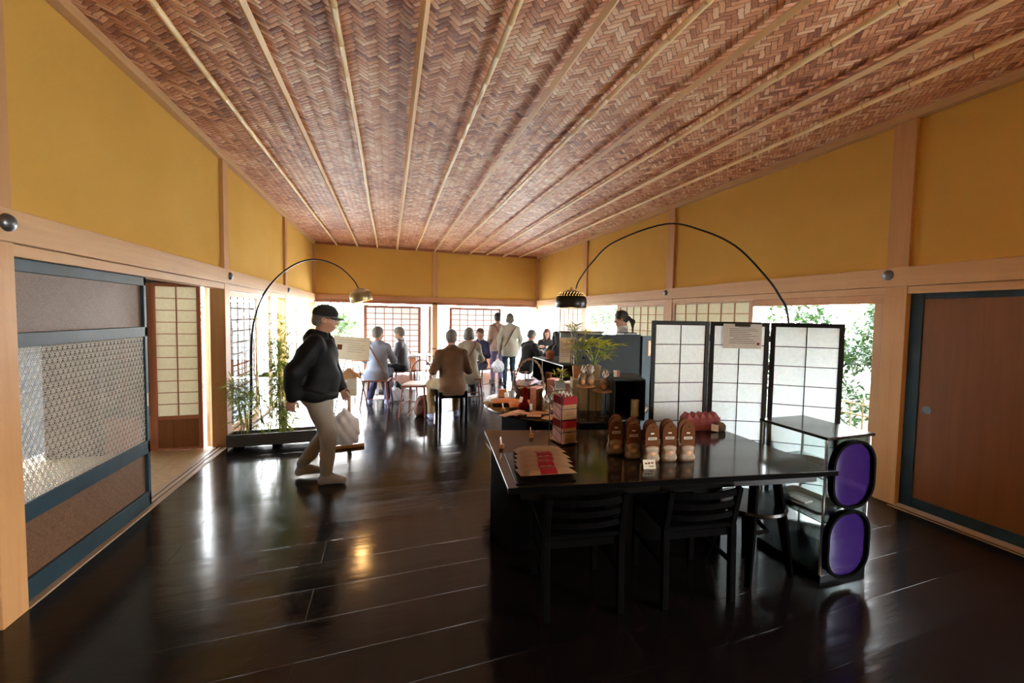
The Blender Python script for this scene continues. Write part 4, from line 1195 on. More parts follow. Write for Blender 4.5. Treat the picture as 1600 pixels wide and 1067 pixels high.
person('long-haired person in a black top facing the room from behind the corner table', (3.52, 9.15, 0), R(160), H=1.56, sit=0.44, lean=0.08, head=(0, -0.1), build=0.95,
       feet=((-0.1, 0.25), (0.1, 0.25)), arms=seat_arms(z=0.86, wz=0.86), top=('jacket', 'cloth_charcoal', 0.0, 0.0), pants='cloth_charcoal', socks='cloth_charcoal', hair=('long', 'hair_brown'), h=0.012)
person('dark-haired person with back turned, partly hidden by the menu stand', (3.04, 7.33, 0), R(10), H=1.56, sit=0.44, lean=0.05, head=(0.1, -0.1), build=0.95,
       feet=((-0.1, 0.25), (0.1, 0.25)), arms=seat_arms(z=0.86, wz=0.86), top=('jacket', 'cloth_charcoal', 0.0, 0.0), pants='cloth_charcoal', socks='cloth_charcoal', hair=('long', 'hair_black'), h=0.012)
person('staff person with a dark ponytail and grey blouse behind the tall counter', (3.32, 5.42, 0), R(62), H=1.66, lean=0.04, head=(0.10, -0.22), build=0.95,
       feet=((-0.1, 0), (0.1, 0.02)), top=('blouse', 'cloth_shirt', 0.0, 0.0), pants='cloth_black', socks='cloth_black', hair=('ponytail', 'hair_black'), collar='cloth_white', h=0.010)
# ================================================================== furniture
# ---- long black table
T0 = [(0.541, 1.887), (2.372, 1.575), (2.385, 2.455), (0.652, 2.923)]
t = thing('display_table', 'long glossy black table in front, set out with packets and folded parcels', 'table', (0, 0, 0))
MB().prism(T0, (0, 0, 0.692), (1, 0, 0), (0, 1, 0), 0.028).build('table_top', 'black_top', t, bevel=0.003)
MB().bar((0.541, 1.8855, .7055), (2.374, 1.5735, .7055), .003, .027).bar((2.3745, 1.574, .7055), (2.3875, 2.455, .7055), .003, .027).build('edge_band', 'black_matt', t)  # added matt strips hide bright side-light reflections on the table edges
m = MB(); m.prism([(0.74, 2.55), (2.25, 2.28), (2.27, 2.45), (0.655, 2.73)], (0, 0, 0), (1, 0, 0), (0, 1, 0), 0.692); m.build('pedestal', 'black', t, bevel=0.004)
m = MB(); m.bar((0.62, 1.93, 0.665), (2.3, 1.65, 0.665), 0.02, 0.05); m.build('apron', 'black', t)


def black_chair(label, x, y, rz, group=None):
    r = thing('dining_chair', label, 'chair', (x, y, 0), rz, group)
    m = MB().box(-.21, .21, -.20, .22, .415, .44); m.build('seat', 'black_matt', r, bevel=0.008)
    for sx in (-1, 1):
        MB().bar((sx*.20, -.20, 0), (sx*.20, -.185, .43), .036, .036).bar((sx*.20, -.185, .43), (sx*.20, -.235, .655), .032, .03).build('leg', 'black_matt', r, bevel=0.004)
        MB().bar((sx*.19, .20, 0), (sx*.19, .20, .415), .036, .036).build('leg', 'black_matt', r, bevel=0.004)
    for z, yy, h_ in ((.63, -.229, .035), (.565, -.214, .03), (.50, -.20, .03)):
        n = 8; m = MB()
        for k in range(n):
            a0, a1 = -1+2*k/n, -1+2*(k+1)/n
            m.bar((a0*.19, yy+.035*(a0*a0-1), z), (a1*.19, yy+.035*(a1*a1-1), z), .012, h_)
        m.build('back_rail', 'black_matt', r)
    m = MB().box(-.20, .20, -.19, -.17, .37, .41).box(-.19, .19, .19, .21, .37, .41).bar((-.195, -.19, .22), (-.195, .2, .22), .02).bar((.195, -.19, .22), (.195, .2, .22), .02)
    m.build('stretcher', 'black_matt', r)
    return r


black_chair('black ladder-back chair pushed under the left half of the long table', 0.98, 2.06, R(-9), 'black chairs under the long table')
black_chair('black ladder-back chair pushed under the right half of the long table', 1.62, 1.95, R(-9), 'black chairs under the long table')
# third chair: splayed legs, at the table's right end
r = thing('splay_leg_chair', 'black chair with splayed legs at the right end of the long table', 'chair', (2.13, 1.93, 0), R(25))
MB().lathe([(0.0, .40), (.19, .40), (.205, .415), (.20, .43), (0.0, .432)], n=28).build('seat', 'black', r, smooth=True)
for k, (fx, fy, tx, ty, zt) in enumerate(((-.21, -.07, -.11, -.05, .66), (.10, -.21, .02, -.12, .68), (.24, .10, .13, .06, .42), (-.06, .24, -.03, .14, .42))):
    MB().tube([(fx, fy, 0), ((fx+tx)/2, (fy+ty)/2, zt*.5), (tx, ty, zt)], [.020, .030, .026], 8, flat=0.7).build('leg', 'black_matt', r, smooth=True)
m = MB().tube([(-.11, -.05, .64), (-.05, -.13, .665), (.02, -.12, .67)], .024, 8, flat=1.2); m.build('backrest', 'black_matt', r, smooth=True)
MB().tube([(-.17, -.06, .30), (0, -.10, .27), (.17, .08, .30)], .014, 8).tube([(-.13, .02, .38), (0, 0, .385), (.13, .05, .38)], .018, 8).build('stretcher', 'black_matt', r, smooth=True)

# ---- folding screen
scr = thing('folding_screen', 'three-leaf folding screen with white paper and thin black frames', 'screen', (0, 0, 0))
SP = [Vector((1.972, 2.805, 0)), Vector((2.484, 2.728, 0)), Vector((2.912, 2.523, 0)), Vector((3.315, 2.20, 0))]
for i in range(3):
    a, b = SP[i], SP[i+1]; d = (b-a); L = d.length-0.012; d.normalize(); a = a+d*0.006
    ang = math.atan2(d.y, d.x)
    def put(m, name, mat):
        o = m.build(name, mat, scr, bevel=0.002 if name != 'paper' else 0); o.location = a; o.rotation_euler = (0, 0, ang); return o
    fw_ = 0.034; HT = 1.54
    m = MB().box(0, fw_, -.011, .011, 0.0, HT).box(L-fw_, L, -.011, .011, 0.0, HT).box(fw_, L-fw_, -.010, .010, HT-.034, HT).box(fw_, L-fw_, -.010, .010, .06, .10)
    fo = put(m, 'leaf_frame', 'screen_black')
    lt = MB(); lt.box(L/2-.0032, L/2+.0032, -.009, -.003, .10, HT-.034)
    for k in range(1, 9):
        z = .10+(HT-.134)*k/9; lt.box(fw_, L-fw_, -.0085, -.003, z-.003, z+.003)
    put(lt, 'lattice', 'screen_black')
    put(MB().box(fw_, L-fw_, -.0028, -.0018, .10, HT-.034), 'paper', 'screen_paper')
    if i < 2:
        hg = MB()
        for z in (.25, .72, 1.15, 1.38):
            hg.box(L+.0, L+.012, -.006, .006, z, z+.05)
        put(hg, 'hinge', 'black_steel')
d = (SP[2]-SP[1]).normalized(); nrm = Vector((d.y, -d.x, 0)); o_ = SP[1]+d*0.105+nrm*0.016
nt = thing('notice_sheet', 'printed notice in a clear sleeve clipped to the middle leaf of the folding screen', 'notice', (o_.x, o_.y, 1.325), math.atan2(d.y, d.x))
MB().box(0, .30, 0, .0015, 0, .20).build('sheet', paper_lit('sleeved_sheet', (0.62, 0.58, 0.53), 0.35), nt)
m = MB()
for k, (x0, x1) in enumerate(((.12, .20), (.05, .25), (.05, .27), (.05, .20), (.05, .22), (.05, .26), (.08, .20), (.05, .24), (.05, .26), (.05, .25))):
    z = .172-k*.0145; m.box(x0, x1, -.0012, 0, z, z+.0035)
m.build('print', 'ink', nt); MB().box(.265, .285, -.0014, 0, .03, .05).build('seal', 'crimson', nt)
m = MB().box(.09, .21, -.006, .008, .178, .205); m.build('clip', 'black_steel', nt, bevel=.002)

# ---- glass display case with purple ovals
gc = thing('display_case', 'glass display case with a black top and black foot beside the folding screen', 'display case', (2.41, 1.67, 0), R(-1.5))
CW, CD, CH = .38, .46, .88
MB().box(-.01, CW+.01, -.01, CD+.01, CH-.018, CH).build('case_top', 'black_top', gc, bevel=.003)
MB().box(0, CW, 0, CD, 0.0, .045).build('foot', 'black', gc, bevel=.003)
for x in (0.008, CW-.008):
    for y in (0.008, CD-.008):
        MB().cyl((x, y, .045), (x, y, CH-.018), .007, n=10).build('post', 'steel', gc, smooth=True)
for z in (.36, .62):
    MB().box(.004, CW-.004, .004, CD-.004, z, z+.006).build('shelf', 'glass', gc)
    MB().box(.004, CW-.004, .002, .004, z, z+.006).box(.002, .004, .004, CD-.004, z, z+.006).build('shelf_edge', 'glass_edge', gc)
MB().box(.003, .006, .016, CD-.016, .045, CH-.018).build('pane', 'glass', gc)
MB().box(.016, CW-.016, .003, .006, .045, CH-.018).build('pane', 'glass', gc)
MB().box(CW-.006, CW-.003, .016, CD-.016, .045, CH-.018).build('pane', 'glass', gc)


def tray(x, y, z, rz, label):
    r = thing('serving_tray', label, 'tray', (x, y, z), rz, 'trays in the glass case')
    def rr(a, b, c, n=6):
        q = []
        for sx, sy, s0 in ((1, 1, 0), (-1, 1, 1), (-1, -1, 2), (1, -1, 3)):
            for k in range(n+1):
                t_ = PI/2*(s0+k/n); q.append((sx*(a-c)+c*math.cos(t_), sy*(b-c)+c*math.sin(t_)))
        return q
    m = MB(); R_ = []
    for a, b, c, zz in ((.11, .15, .03, 0), (.135, .175, .04, .03), (.14, .18, .04, .032), (.132, .172, .038, .028), (.108, .148, .03, .005)):
        k0 = len(m.v); q = rr(a, b, c); m.v += [(x_, y_, zz) for x_, y_ in q]; R_.append(k0)
    m.loft(R_, 28); m.build('tray_body', 'tray', r, smooth=True)
    MB().box(-.05, .03, -.02, .10, .006, .018).build('insert', 'white', r, bevel=.003)
    return r


tray(2.58, 1.90, .366, R(4), 'pale plastic tray on the lower glass shelf of the case')
r = thing('woven_mat', 'brown oval mat on the upper glass shelf of the case', 'mat', (2.60, 1.92, .626))
MB().lathe([(0, 0), (.13, 0), (.14, .006), (.13, .012), (0, .01)], n=30).build('mat_body', 'wicker', r, smooth=True)


def oval_panel(x, y, z0, h_, w, label):
    """dark purple see-through lozenge with a black rim, a few centimetres deep"""
    r = thing('acrylic_panel', label, 'acrylic panel', (x, y, z0), R(-3), 'purple panels on the glass case')
    def outl(a, b, n=9, c=.145):
        q = []; c = min(c, a, b)
        for sx, sy, s0 in ((1, 1, 0), (-1, 1, 1), (-1, -1, 2), (1, -1, 3)):
            for k in range(n+1):
                t_ = PI/2*(s0+k/n); q.append((sx*(a-c)+c*math.cos(t_), sy*(b-c)+c*math.sin(t_)))
        return q
    n = 40; m = MB(); rings = []
    for s_, yy in ((1, 0), (1, -.012)):
        k0 = len(m.v); m.v += [(px*s_, yy, pz+h_/2) for px, pz in outl(w/2-.014, h_/2-.014)]; rings.append(k0)
    m.loft(rings, n); m.build('sheet', 'purple', r)
    m = MB(); rings = []
    for off, yy in ((0, .004), (0, -.030), (.016, -.030), (.016, .004)):
        k0 = len(m.v); m.v += [(px, yy, pz+h_/2) for px, pz in outl(w/2-off, h_/2-off, c=.145-off)]; rings.append(k0)
    m.loft(rings, n, closed=True); m.build('rim', 'black_matt', r, smooth=True)
    return r


oval_panel(2.555, 1.628, .465, .40, .335, 'upper of two dark purple see-through oval panels on the front of the glass case')
oval_panel(2.545, 1.632, .045, .405, .335, 'lower of two dark purple see-through oval panels on the front of the glass case')

# ---- round table
rt_ = thing('round_table', 'large round black table crowded with souvenir sweets', 'table', (1.68, 3.82, 0))
MB().lathe([(0, .672), (.79, .672), (.82, .678), (.825, .690), (.82, .70), (.80, .702), (0, .702)], n=72).build('table_top', 'black_top', rt_, smooth=True)
MB().box(-.54, .55, -.42, .45, 0, .672).build('pedestal', 'black_matt', rt_, bevel=.006)
# ---- open cube on the table and other display boxes
cb = thing('cube_shelf', 'dark open cube shelf with a pale top standing on the round table', 'shelf', (1.935, 3.03, .703), R(-21))
w_, dd, hh_ = .23, .22, .345
MB().box(-.15, .11, -.10, .30, hh_-.014, hh_).build('top_board', 'counter_blue', cb, bevel=.002)
MB().box(-.15, -.138, -.10, .30, 0, hh_-.014).box(.098, .11, -.10, .30, 0, hh_-.014).build('side_board', 'counter', cb, bevel=.002)
MB().box(-.138, .098, -.10, .30, 0, .014).build('bottom_board', 'counter_blue', cb)
MB().box(-.138, .098, .29, .30, .014, hh_-.014).build('back_board', 'black_matt', cb)
r = thing('paper_roll', 'white paper roll standing inside the open cube shelf', 'paper roll', (1.985, 3.02, .718))
MB().lathe([(.012, 0), (.035, 0), (.036, .002), (.036, .138), (.034, .14), (.012, .14)], n=24).build('roll', 'white', r, smooth=True)
r = thing('card_box', 'small white card box on top of the open cube shelf', 'box', (1.845, 3.10, 1.049), R(-20))
MB().box(-.025, .0, -.02, .02, 0, .055).build('box_body', 'white', r, bevel=.002); MB().box(.003, .022, -.02, .02, 0, .055).build('box_sleeve', 'pinkw', r, bevel=.002)
# ---- low cabinet with open cubes facing left
cab = thing('cabinet', 'low black cabinet of open cubes with pale edges behind the round table', 'cabinet', (2.22, 5.13, 0))
m = MB().box(0, .47, 0, 1.25, .885, .90).box(0, .47, 0, .012, 0, .885).box(0, .47, 1.238, 1.25, 0, .885).box(0.455, .47, .012, 1.238, 0, .885).box(0, .455, .80, .812, 0, .885).box(0, .455, 0.012, 1.238, .43, .445).box(0, .455, .012, 1.238, 0, .015)
m.build('carcass', 'counter', cab, bevel=.001)
m = MB().box(-.004, 0, 0, 1.25, .885, .90).box(-.004, 0, 0, .012, 0, .885).box(-.004, 0, .80, .812, 0, .885).box(-.004, 0, 1.238, 1.25, 0, .885).box(-.004, 0, 0, 1.25, .43, .445)
m.build('edge_band', 'steel', cab)
# ---- counter
ct_ = thing('counter', 'tall dark slate counter in front of the staff person', 'counter', (0, 0, 0))
MB().box(2.36, 3.16, 4.72, 4.76, 0, 1.34).box(2.36, 2.40, 4.76, 5.08, 0, 1.34).build('front_panel', 'counter', ct_, bevel=.003)
MB().box(3.17, 3.75, 4.69, 4.75, 0, 1.325).build('end_panel', 'counter_blue', ct_, bevel=.003)
MB().box(2.36, 3.75, 4.76, 5.05, 1.02, 1.05).build('worktop', 'black_top', ct_, bevel=.003)
MB().box(2.95, 3.14, 4.78, 4.98, 1.05, 1.365).build('till_screen', 'black', ct_, bevel=.01)
r = thing('notice_card', 'small red-bordered card stuck on the end panel of the counter', 'card', (3.26, 4.684, 1.06))
MB().box(0, .12, 0, .003, 0, .20).build('border', 'orange', r); MB().box(.03, .09, -.002, 0, .03, .17).build('sheet', 'white', r)
tp = thing('partition_board', 'pale teal partition with a dark top edge behind the low cabinet', 'partition', (2.73, 6.45, 0))
MB().box(0, .80, 0, .04, 0, 1.29).build('board', 'teal', tp, bevel=.003); MB().box(-.02, .82, -.01, .06, 1.29, 1.32).build('cap', 'wicker', tp, bevel=.003)

# ---- planter with bamboo
pl = thing('planter_box', 'long low dark grey planter on small feet beside the left upright', 'planter', (-1.715, 5.42, 0))
PLW, PLD = .90, .20
MB().box(0, PLW, 0, .018, .028, .165).box(0, PLW, PLD-.018, PLD, .028, .165).box(0, .018, .018, PLD-.018, .028, .165).box(PLW-.018, PLW, .018, PLD-.018, .028, .165).box(.018, PLW-.018, .018, PLD-.018, .028, .045).build('trough', 'grey_wood', pl, bevel=.002)
MB().box(.019, PLW-.019, .019, PLD-.019, .045, .145).build('soil', 'soil', pl)
for x in (.06, .44, .82):
    MB().box(x, x+.07, .02, .18, 0, .028).build('foot', 'black_matt', pl)


def bamboo(x, y, z, h_, nst, nlv, label, seed, mat='leaf', spread=.10, L=.11, w=.014, lean=(0, 0), z_leaf=.15, name='potted_bamboo', group=None):
    rnd = random.Random(seed); r = thing(name, label, 'plant', (x, y, z), group=group)
    s_ = MB(); lf = MB()
    for k in range(nst):
        bx, by = rnd.uniform(-.6, .6)*spread, rnd.uniform(-.5, .5)*spread; hh = h_*rnd.uniform(.7, 1.05)
        tx, ty = bx+rnd.gauss(0, 1)*spread+lean[0], by+rnd.gauss(0, .7)*spread+lean[1]
        pts = [Vector((bx+(tx-bx)*(q/6)**1.6, by+(ty-by)*(q/6)**1.6, hh*q/6)) for q in range(7)]
        s_.tube(pts, [.0055, .005, .0045, .004, .0035, .0025, .0015], 6)
        for j in range(nlv):
            u = z_leaf+(1-z_leaf)*rnd.random()**.8; q = min(5, int(u*6)); p = pts[q].lerp(pts[q+1], u*6-q)
            a = rnd.uniform(0, 2*PI); out = Vector((math.cos(a), math.sin(a), rnd.uniform(-.1, .6)))
            tw = p+out*rnd.uniform(.02, .11)
            if rnd.random() < .5:
                s_.tube([p, tw], .0012, 4)
            for g in range(rnd.choice((2, 3, 3))):
                d = out+Vector((rnd.gauss(0, .6), rnd.gauss(0, .6), rnd.uniform(-.7, .3)))
                lf.leaf(tw, d, (0, 0, 1), L*rnd.uniform(.65, 1.2), w*rnd.uniform(.8, 1.2), .6)
    s_.build('stem', mat, r, smooth=True); lf.build('foliage', mat, r)
    return r


bamboo(-1.565, 5.52, .14, .66, 5, 26, 'small sparse bamboo at the left end of the planter', 21, spread=.09, L=.12, w=.017, name='bamboo_plant')
bamboo(-1.20, 5.53, .14, 1.36, 11, 52, 'tall dense bamboo in the middle of the planter, behind the walking person', 22, spread=.10, L=.12, w=.016, name='bamboo_plant', z_leaf=.06)
bamboo(-1.38, 5.51, .14, .80, 4, 22, 'thin bamboo stems between the small and the tall clump of the planter', 23, spread=.08, L=.10, w=.014, name='bamboo_plant')

# ---- arc lamps
def arc_lamp(label, pts, r0, shade_c, tilt, base=True, shade_r=.155, group='arched floor lamps'):
    b = pts[0]; r = thing('arc_floor_lamp', label, 'floor lamp', (b[0], b[1], 0), 0, group); o = Vector((b[0], b[1], 0))
    P = [Vector(p)-o for p in pts]
    # smooth the arm
    Q = []
    for i in range(len(P)-1):
        p0, p1, p2, p3 = P[max(0, i-1)], P[i], P[i+1], P[min(len(P)-1, i+2)]
        for k in range(6):
            u = k/6; Q.append(.5*((2*p1)+(p2-p0)*u+(2*p0-5*p1+4*p2-p3)*u*u+(3*p1-p0-3*p2+p3)*u**3))
    Q.append(P[-1]); n = len(Q)
    cut = max(i for i, q in enumerate(Q) if i < n*0.5 and (q-Q[0]).length < 1.3)
    MB().tube(Q[:cut+1], r0*1.35, 10).build('pole', 'black_steel', r, smooth=True)
    MB().tube(Q[cut:], [r0*(1-.4*i/(n-cut)) for i in range(n-cut)], 10).build('arm', 'black_steel', r, smooth=True)
    MB().box(-.12, .12, -.09, .09, 0, .06).build('base', 'black', r, bevel=.01)
    rr = shade_r; prof = [(rr*.98, -.055), (rr, -.05), (rr*1.02, 0), (rr*.97, .045), (rr*.80, .085), (rr*.62, .102), (rr*.60, .100), (rr*.78, .078), (rr*.94, .04), (rr*.985, 0), (rr*.965, -.052)]
    sh = MB(); R_ = [sh.ring(Vector((0, 0, z)), Vector((1, 0, 0)), Vector((0, 1, 0)), q, 40) for q, z in prof]; sh.loft(R_, 40, closed=True)
    so = sh.build('lamp_shade', 'brass' if base else 'black_steel', r, smooth=True); so.location = Vector(shade_c)-o; so.rotation_euler = tilt
    cp = MB(); cp.lathe([(rr*.61, .099), (rr*.60, .104), (rr*.3, .122), (.012, .128), (.010, .15)], n=32)
    # self-lit beads stand in for bulb light through a perforated cap
    co = cp.build('cap', 'brass', so, smooth=True)
    bl = MB().ball((0, 0, .0), .032, 16, 10); bo = bl.build('bulb', 'bulb', so, smooth=True)
    hl = MB()
    for ring, cnt, z in ((rr*.90, 30, .066), (rr*.81, 26, .084), (rr*.72, 22, .0945), (rr*.5, 14, .108)):
        for k in range(cnt):
            a = 2*PI*(k+(.5 if cnt == 26 else 0))/cnt
            hl.ball((ring*math.cos(a), ring*math.sin(a), z), (.0055, .0055, .0045), 6, 4)
    ho = hl.build('cap_hole', faint_glow if base else plain_glow, so); ho['label'] = 'self-lit beads standing in for lamplit holes'; ho['kind'] = 'stuff'
    return r


_t = NT('lamplit_hole'); _e = _t.n('ShaderNodeEmission'); _t.put(_e.inputs[0], (1.0, 0.50, 0.16)); _e.inputs[1].default_value = 0.34
plain_glow = _t.done(_e.outputs[0])
_t = NT('faint_lamplit_hole'); _e = _t.n('ShaderNodeEmission'); _t.put(_e.inputs[0], (1.0, 0.62, 0.28)); _e.inputs[1].default_value = 0.10
faint_glow = _t.done(_e.outputs[0])
arc_lamp('tall arched floor lamp rising behind the folding screen, its black dome over the plants',
         [(3.70, 2.93, 0), (3.69, 2.935, .8), (3.641, 2.955, 1.566), (3.56, 3.0, 1.80), (3.424, 3.055, 1.995), (3.185, 3.186, 2.274), (2.88, 3.32, 2.43), (2.55, 3.444, 2.485), (2.102, 3.648, 2.309), (1.907, 3.739, 2.106), (1.795, 3.79, 1.93), (1.765, 3.80, 1.84)],
         .011, (1.72, 3.81, 1.705), (0, 0, 0), base=False)
arc_lamp('arched floor lamp behind the planter, its brassy dome tilted over the walking person',
         [(-1.625, 5.95, 0), (-1.612, 5.95, .6), (-1.60, 5.95, 1.213), (-1.55, 5.95, 1.529), (-1.445, 5.95, 1.807), (-1.271, 5.95, 2.036), (-1.058, 5.95, 2.192), (-.841, 5.95, 2.23), (-.618, 5.95, 2.153), (-.451, 5.95, 1.996), (-.385, 5.95, 1.87)],
         .012, (-.357, 5.95, 1.765), (0, R(-14), 0), base=True, shade_r=.135)

# ---- little house sign on a post, and the easel board
hs_ = thing('house_sign', 'small wooden house-shaped sign on a post with a crossed wooden foot', 'sign', (-.44, 5.17, 0), R(6))
MB().box(-.019, .019, -.012, .012, .035, .62).build('post', 'plain_wood', hs_, bevel=.002)
MB().box(-.16, .16, -.025, .025, .0, .036).build('foot', 'plain_wood_x', hs_, bevel=.003)
MB().box(-.024, .024, -.15, .15, .037, .07).build('foot', 'plain_wood_x', hs_, bevel=.003)
MB().prism([(-.085, .60), (.085, .60), (.085, .83), (0, .925), (-.085, .83)], (0, .006, 0), (1, 0, 0), (0, 0, 1), .01).build('back_board', 'plain_wood', hs_, bevel=.002)
MB().bar((-.125, -.012, .80), (0, -.012, .925), .014, .03).bar((.125, -.012, .80), (0, -.012, .925), .014, .03).build('roof', 'plain_wood_x', hs_, bevel=.002)
MB().tube([(-.012, 0, .915), (-.012, 0, .955), (0, 0, .968), (.012, 0, .955), (.012, 0, .915)], .004, 6).build('hook', 'plain_wood', hs_, smooth=True)
MB().box(-.07, .075, -.012, -.006, .70, .80).build('card', 'beige_board', hs_)
MB().box(-.085, .075, -.015, -.009, .60, .70).build('leaflet_box', 'beige_board', hs_, bevel=.002)
m = MB().box(-.065, -.015, -.0135, -.012, .765, .785)
m.build('print', 'white', hs_)
es = thing('easel_sign', 'wide beige notice board on a thin easel behind the walking person', 'sign', (-.575, 6.95, 0), R(-5))
o = MB().box(-.265, .265, -.012, .0, 0, .36).build('board', 'beige_board', es, bevel=.003); o.location = (0, 0, .835); o.rotation_euler = (R(-9), R(4), 0)
m = MB()
for k, (x0, x1) in enumerate(((-.2, .2), (-.2, .12), (-.05, .2), (-.05, .18), (-.05, .21), (-.05, .15))):
    z = .30-k*.035; m.box(x0, x1, -.0135, -.012, z, z+.004)
q = m.build('print', 'ink', o); q = MB().box(-.20, -.13, -.014, -.012, .15, .23).build('picture', 'kraft_dark', o)
for a, b_ in (((-.24, .07, 0), (-.03, .09, 1.10)), ((.26, .07, 0), (.03, .09, 1.10)), ((0, .45, 0), (0, .10, 1.10))):
    MB().tube([a, b_], .009, 8).build('leg', 'black_steel', es, smooth=True)
MB().box(-.27, .27, -.04, .09, .815, .83).build('ledge', 'plain_wood_x', es)

# ---- stools and chairs of the cafe
sk = thing('square_stool', 'black square stool under the person in brown', 'stool', (.86, 6.13, 0), R(2))
MB().box(-.205, .205, -.19, .19, .425, .455).build('seat', 'black', sk, bevel=.004)
for sx in (-1, 1):
    for sy in (-1, 1):
        MB().box(sx*.185-.02, sx*.185+.02, sy*.17-.02, sy*.17+.02, 0, .425).build('leg', 'black', sk, bevel=.002)
MB().box(-.165, .165, -.18, -.165, .36, .425).box(-.165, .165, .165, .18, .36, .425).box(-.195, -.18, -.15, .15, .36, .425).box(.18, .195, -.15, .15, .36, .425).build('apron', 'black', sk)


def stool(label, x, y, rz, h_=.44, w=.19, splay=.05, group='reddish wooden stools in the cafe'):
    r = thing('wooden_stool', label, 'stool', (x, y, 0), rz, group)
    MB().box(-w, w, -w*.95, w*.95, h_-.025, h_).build('seat', 'chair_wood', r, bevel=.01)
    for sx in (-1, 1):
        for sy in (-1, 1):
            MB().tube([(sx*(w-.03+splay), sy*(w-.03+splay), 0), (sx*(w-.03), sy*(w-.03), h_-.025)], [.013, .018], 8).build('leg', 'chair_wood', r, smooth=True)
    MB().tube([(-w, -w, .15), (w, -w, .15)], .008, 6).tube([(-w, w, .15), (w, w, .15)], .008, 6).build('stretcher', 'chair_wood', r, smooth=True)
    return r


s0 = stool('reddish wooden stool under the person in the pale blue-grey coat', -.20, 7.42, R(-10), .46, .20)
dup(s0, (1.34, 7.27, 0), R(-4), 'reddish wooden stool under the long cream coat')
dup(s0, (.25, 8.47, 0), R(12), 'reddish wooden stool under the person in the dark grey jacket')
dup(s0, (1.80, 8.50, 0), R(40), 'reddish wooden stool under the person in navy')
dup(s0, (2.66, 8.02, 0), R(20), 'reddish wooden stool under the person bending in profile')
dup(s0, (3.52, 9.12, 0), R(-20), 'reddish wooden stool under the long-haired person facing the room')
dup(s0, (3.04, 7.36, 0), R(10), 'reddish wooden stool under the dark-haired person behind the menu stand')


def cafe_chair(label, x, y, rz, group='reddish cafe chairs'):
    r = thing('cafe_chair', label, 'chair', (x, y, 0), rz, group)
    MB().box(-.19, .19, -.19, .19, .455, .475).build('seat_frame', 'chair_wood', r, bevel=.006)
    MB().box(-.175, .175, -.175, .175, .475, .50).build('seat', 'seat_white', r, bevel=.01)
    for sx in (-1, 1):
        MB().tube([(sx*.20, -.21, 0), (sx*.165, -.165, .46)], [.012, .016], 8).build('leg', 'chair_wood', r, smooth=True)
        MB().tube([(sx*.20, .23, 0), (sx*.17, .18, .46), (sx*.165, .20, .62)], [.012, .016, .013], 8).build('leg', 'chair_wood', r, smooth=True)
    pts = [(.165*math.cos(a), .20+.035*math.sin(a), .62+.21*math.sin(a)) for a in [PI*k/14 for k in range(15)]]
    MB().tube(pts, .012, 8).tube([(-.165, .205, .66), (0, .235, .66), (.165, .205, .66)], .010, 8).build('backrest', 'chair_wood', r, smooth=True)
    MB().tube([(-.18, -.19, .2), (-.18, .2, .2)], .008, 6).tube([(.18, -.19, .2), (.18, .2, .2)], .008, 6).tube([(-.18, 0, .2), (.18, 0, .2)], .008, 6).build('stretcher', 'chair_wood', r, smooth=True)
    return r


c0_ = cafe_chair('empty reddish chair with a pale seat pad left of the person in brown', .40, 6.62, R(-22))
dup(c0_, (.98, 9.35, 0), R(160), 'empty reddish chair near the far windows beyond the person in brown')
dup(c0_, (.20, 9.55, 0), R(-150), 'empty reddish chair by the papered far window on the left')


def cafe_table(label, x, y, h_=.71, rad=.30, group='round pedestal tables in the cafe'):
    r = thing('cafe_table', label, 'table', (x, y, 0), 0, group)
    MB().lathe([(0, h_-.022), (rad-.01, h_-.022), (rad, h_-.012), (rad-.004, h_), (0, h_)], n=40).build('table_top', 'table_white', r, smooth=True)
    MB().lathe([(.024, .02), (.022, .3), (.024, h_-.05), (.08, h_-.022)], n=16).build('column', 'steel', r, smooth=True)
    MB().lathe([(0, 0), (.23, 0), (.235, .006), (.10, .018), (.03, .03), (0, .03)], n=36).build('foot', 'table_white', r, smooth=True)
    return r


ct0 = cafe_table('small round pedestal table between the pale blue-grey coat and the dark grey jacket', -.22, 8.12)
dup(ct0, (.78, 6.88, 0), 0, 'small round pedestal table in front of the person in brown')
dup(ct0, (.55, 9.05, 0), 0, 'small round pedestal table with a pale foot standing free near the far windows')
dup(ct0, (1.42, 8.02, 0), 0, 'small round pedestal table between the cream coat and the navy jacket')
dup(ct0, (3.18, 8.20, 0), 0, 'small round pedestal table in the far right corner')

# ---- bags on the floor
bp = thing('backpack', 'maroon-brown backpack slumped on the floor left of the person in brown', 'backpack', (.50, 6.50, 0), R(8))
soft('bag_body', [('e', (0, 0, .15), (.135, .085, .17), .05), ('e', (.0, -.05, .10), (.11, .05, .10), .04), ('c', (-.09, 0, .05), (.09, 0, .05), .055, .055, .05), ('c', (-.03, 0, .24), (.06, .02, .30), .07, .03, .05)], 'pack', bp, .010, folds(5, .006, (30, 30, 20)))
MB().tube([(-.05, -.06, .29), (-.16, -.07, .16), (-.26, -.05, .03), (-.22, -.03, .012)], .014, 8, flat=.5).tube([(.07, -.06, .29), (.15, -.08, .2), (.14, -.09, .08)], .014, 8, flat=.5).build('strap', 'pack', bp, smooth=True)
MB().tube([(-.08, -.10, .08), (-.07, -.115, .16), (0, -.115, .19), (.07, -.11, .16), (.08, -.10, .08)], .004, 6).build('zip', 'leather', bp, smooth=True)
bb = thing('tote_bag', 'black soft bag on the floor below the person in the dark grey jacket', 'bag', (.10, 8.05, 0), R(5))
soft('bag_body', [('e', (0, 0, .14), (.15, .09, .15), .05), ('c', (-.1, 0, .05), (.1, 0, .05), .055, .055, .05), ('c', (-.03, 0, .2), (.03, 0, .3), .07, .02, .05)], 'cloth_black', bb, .011, folds(6, .007, (30, 30, 20)))
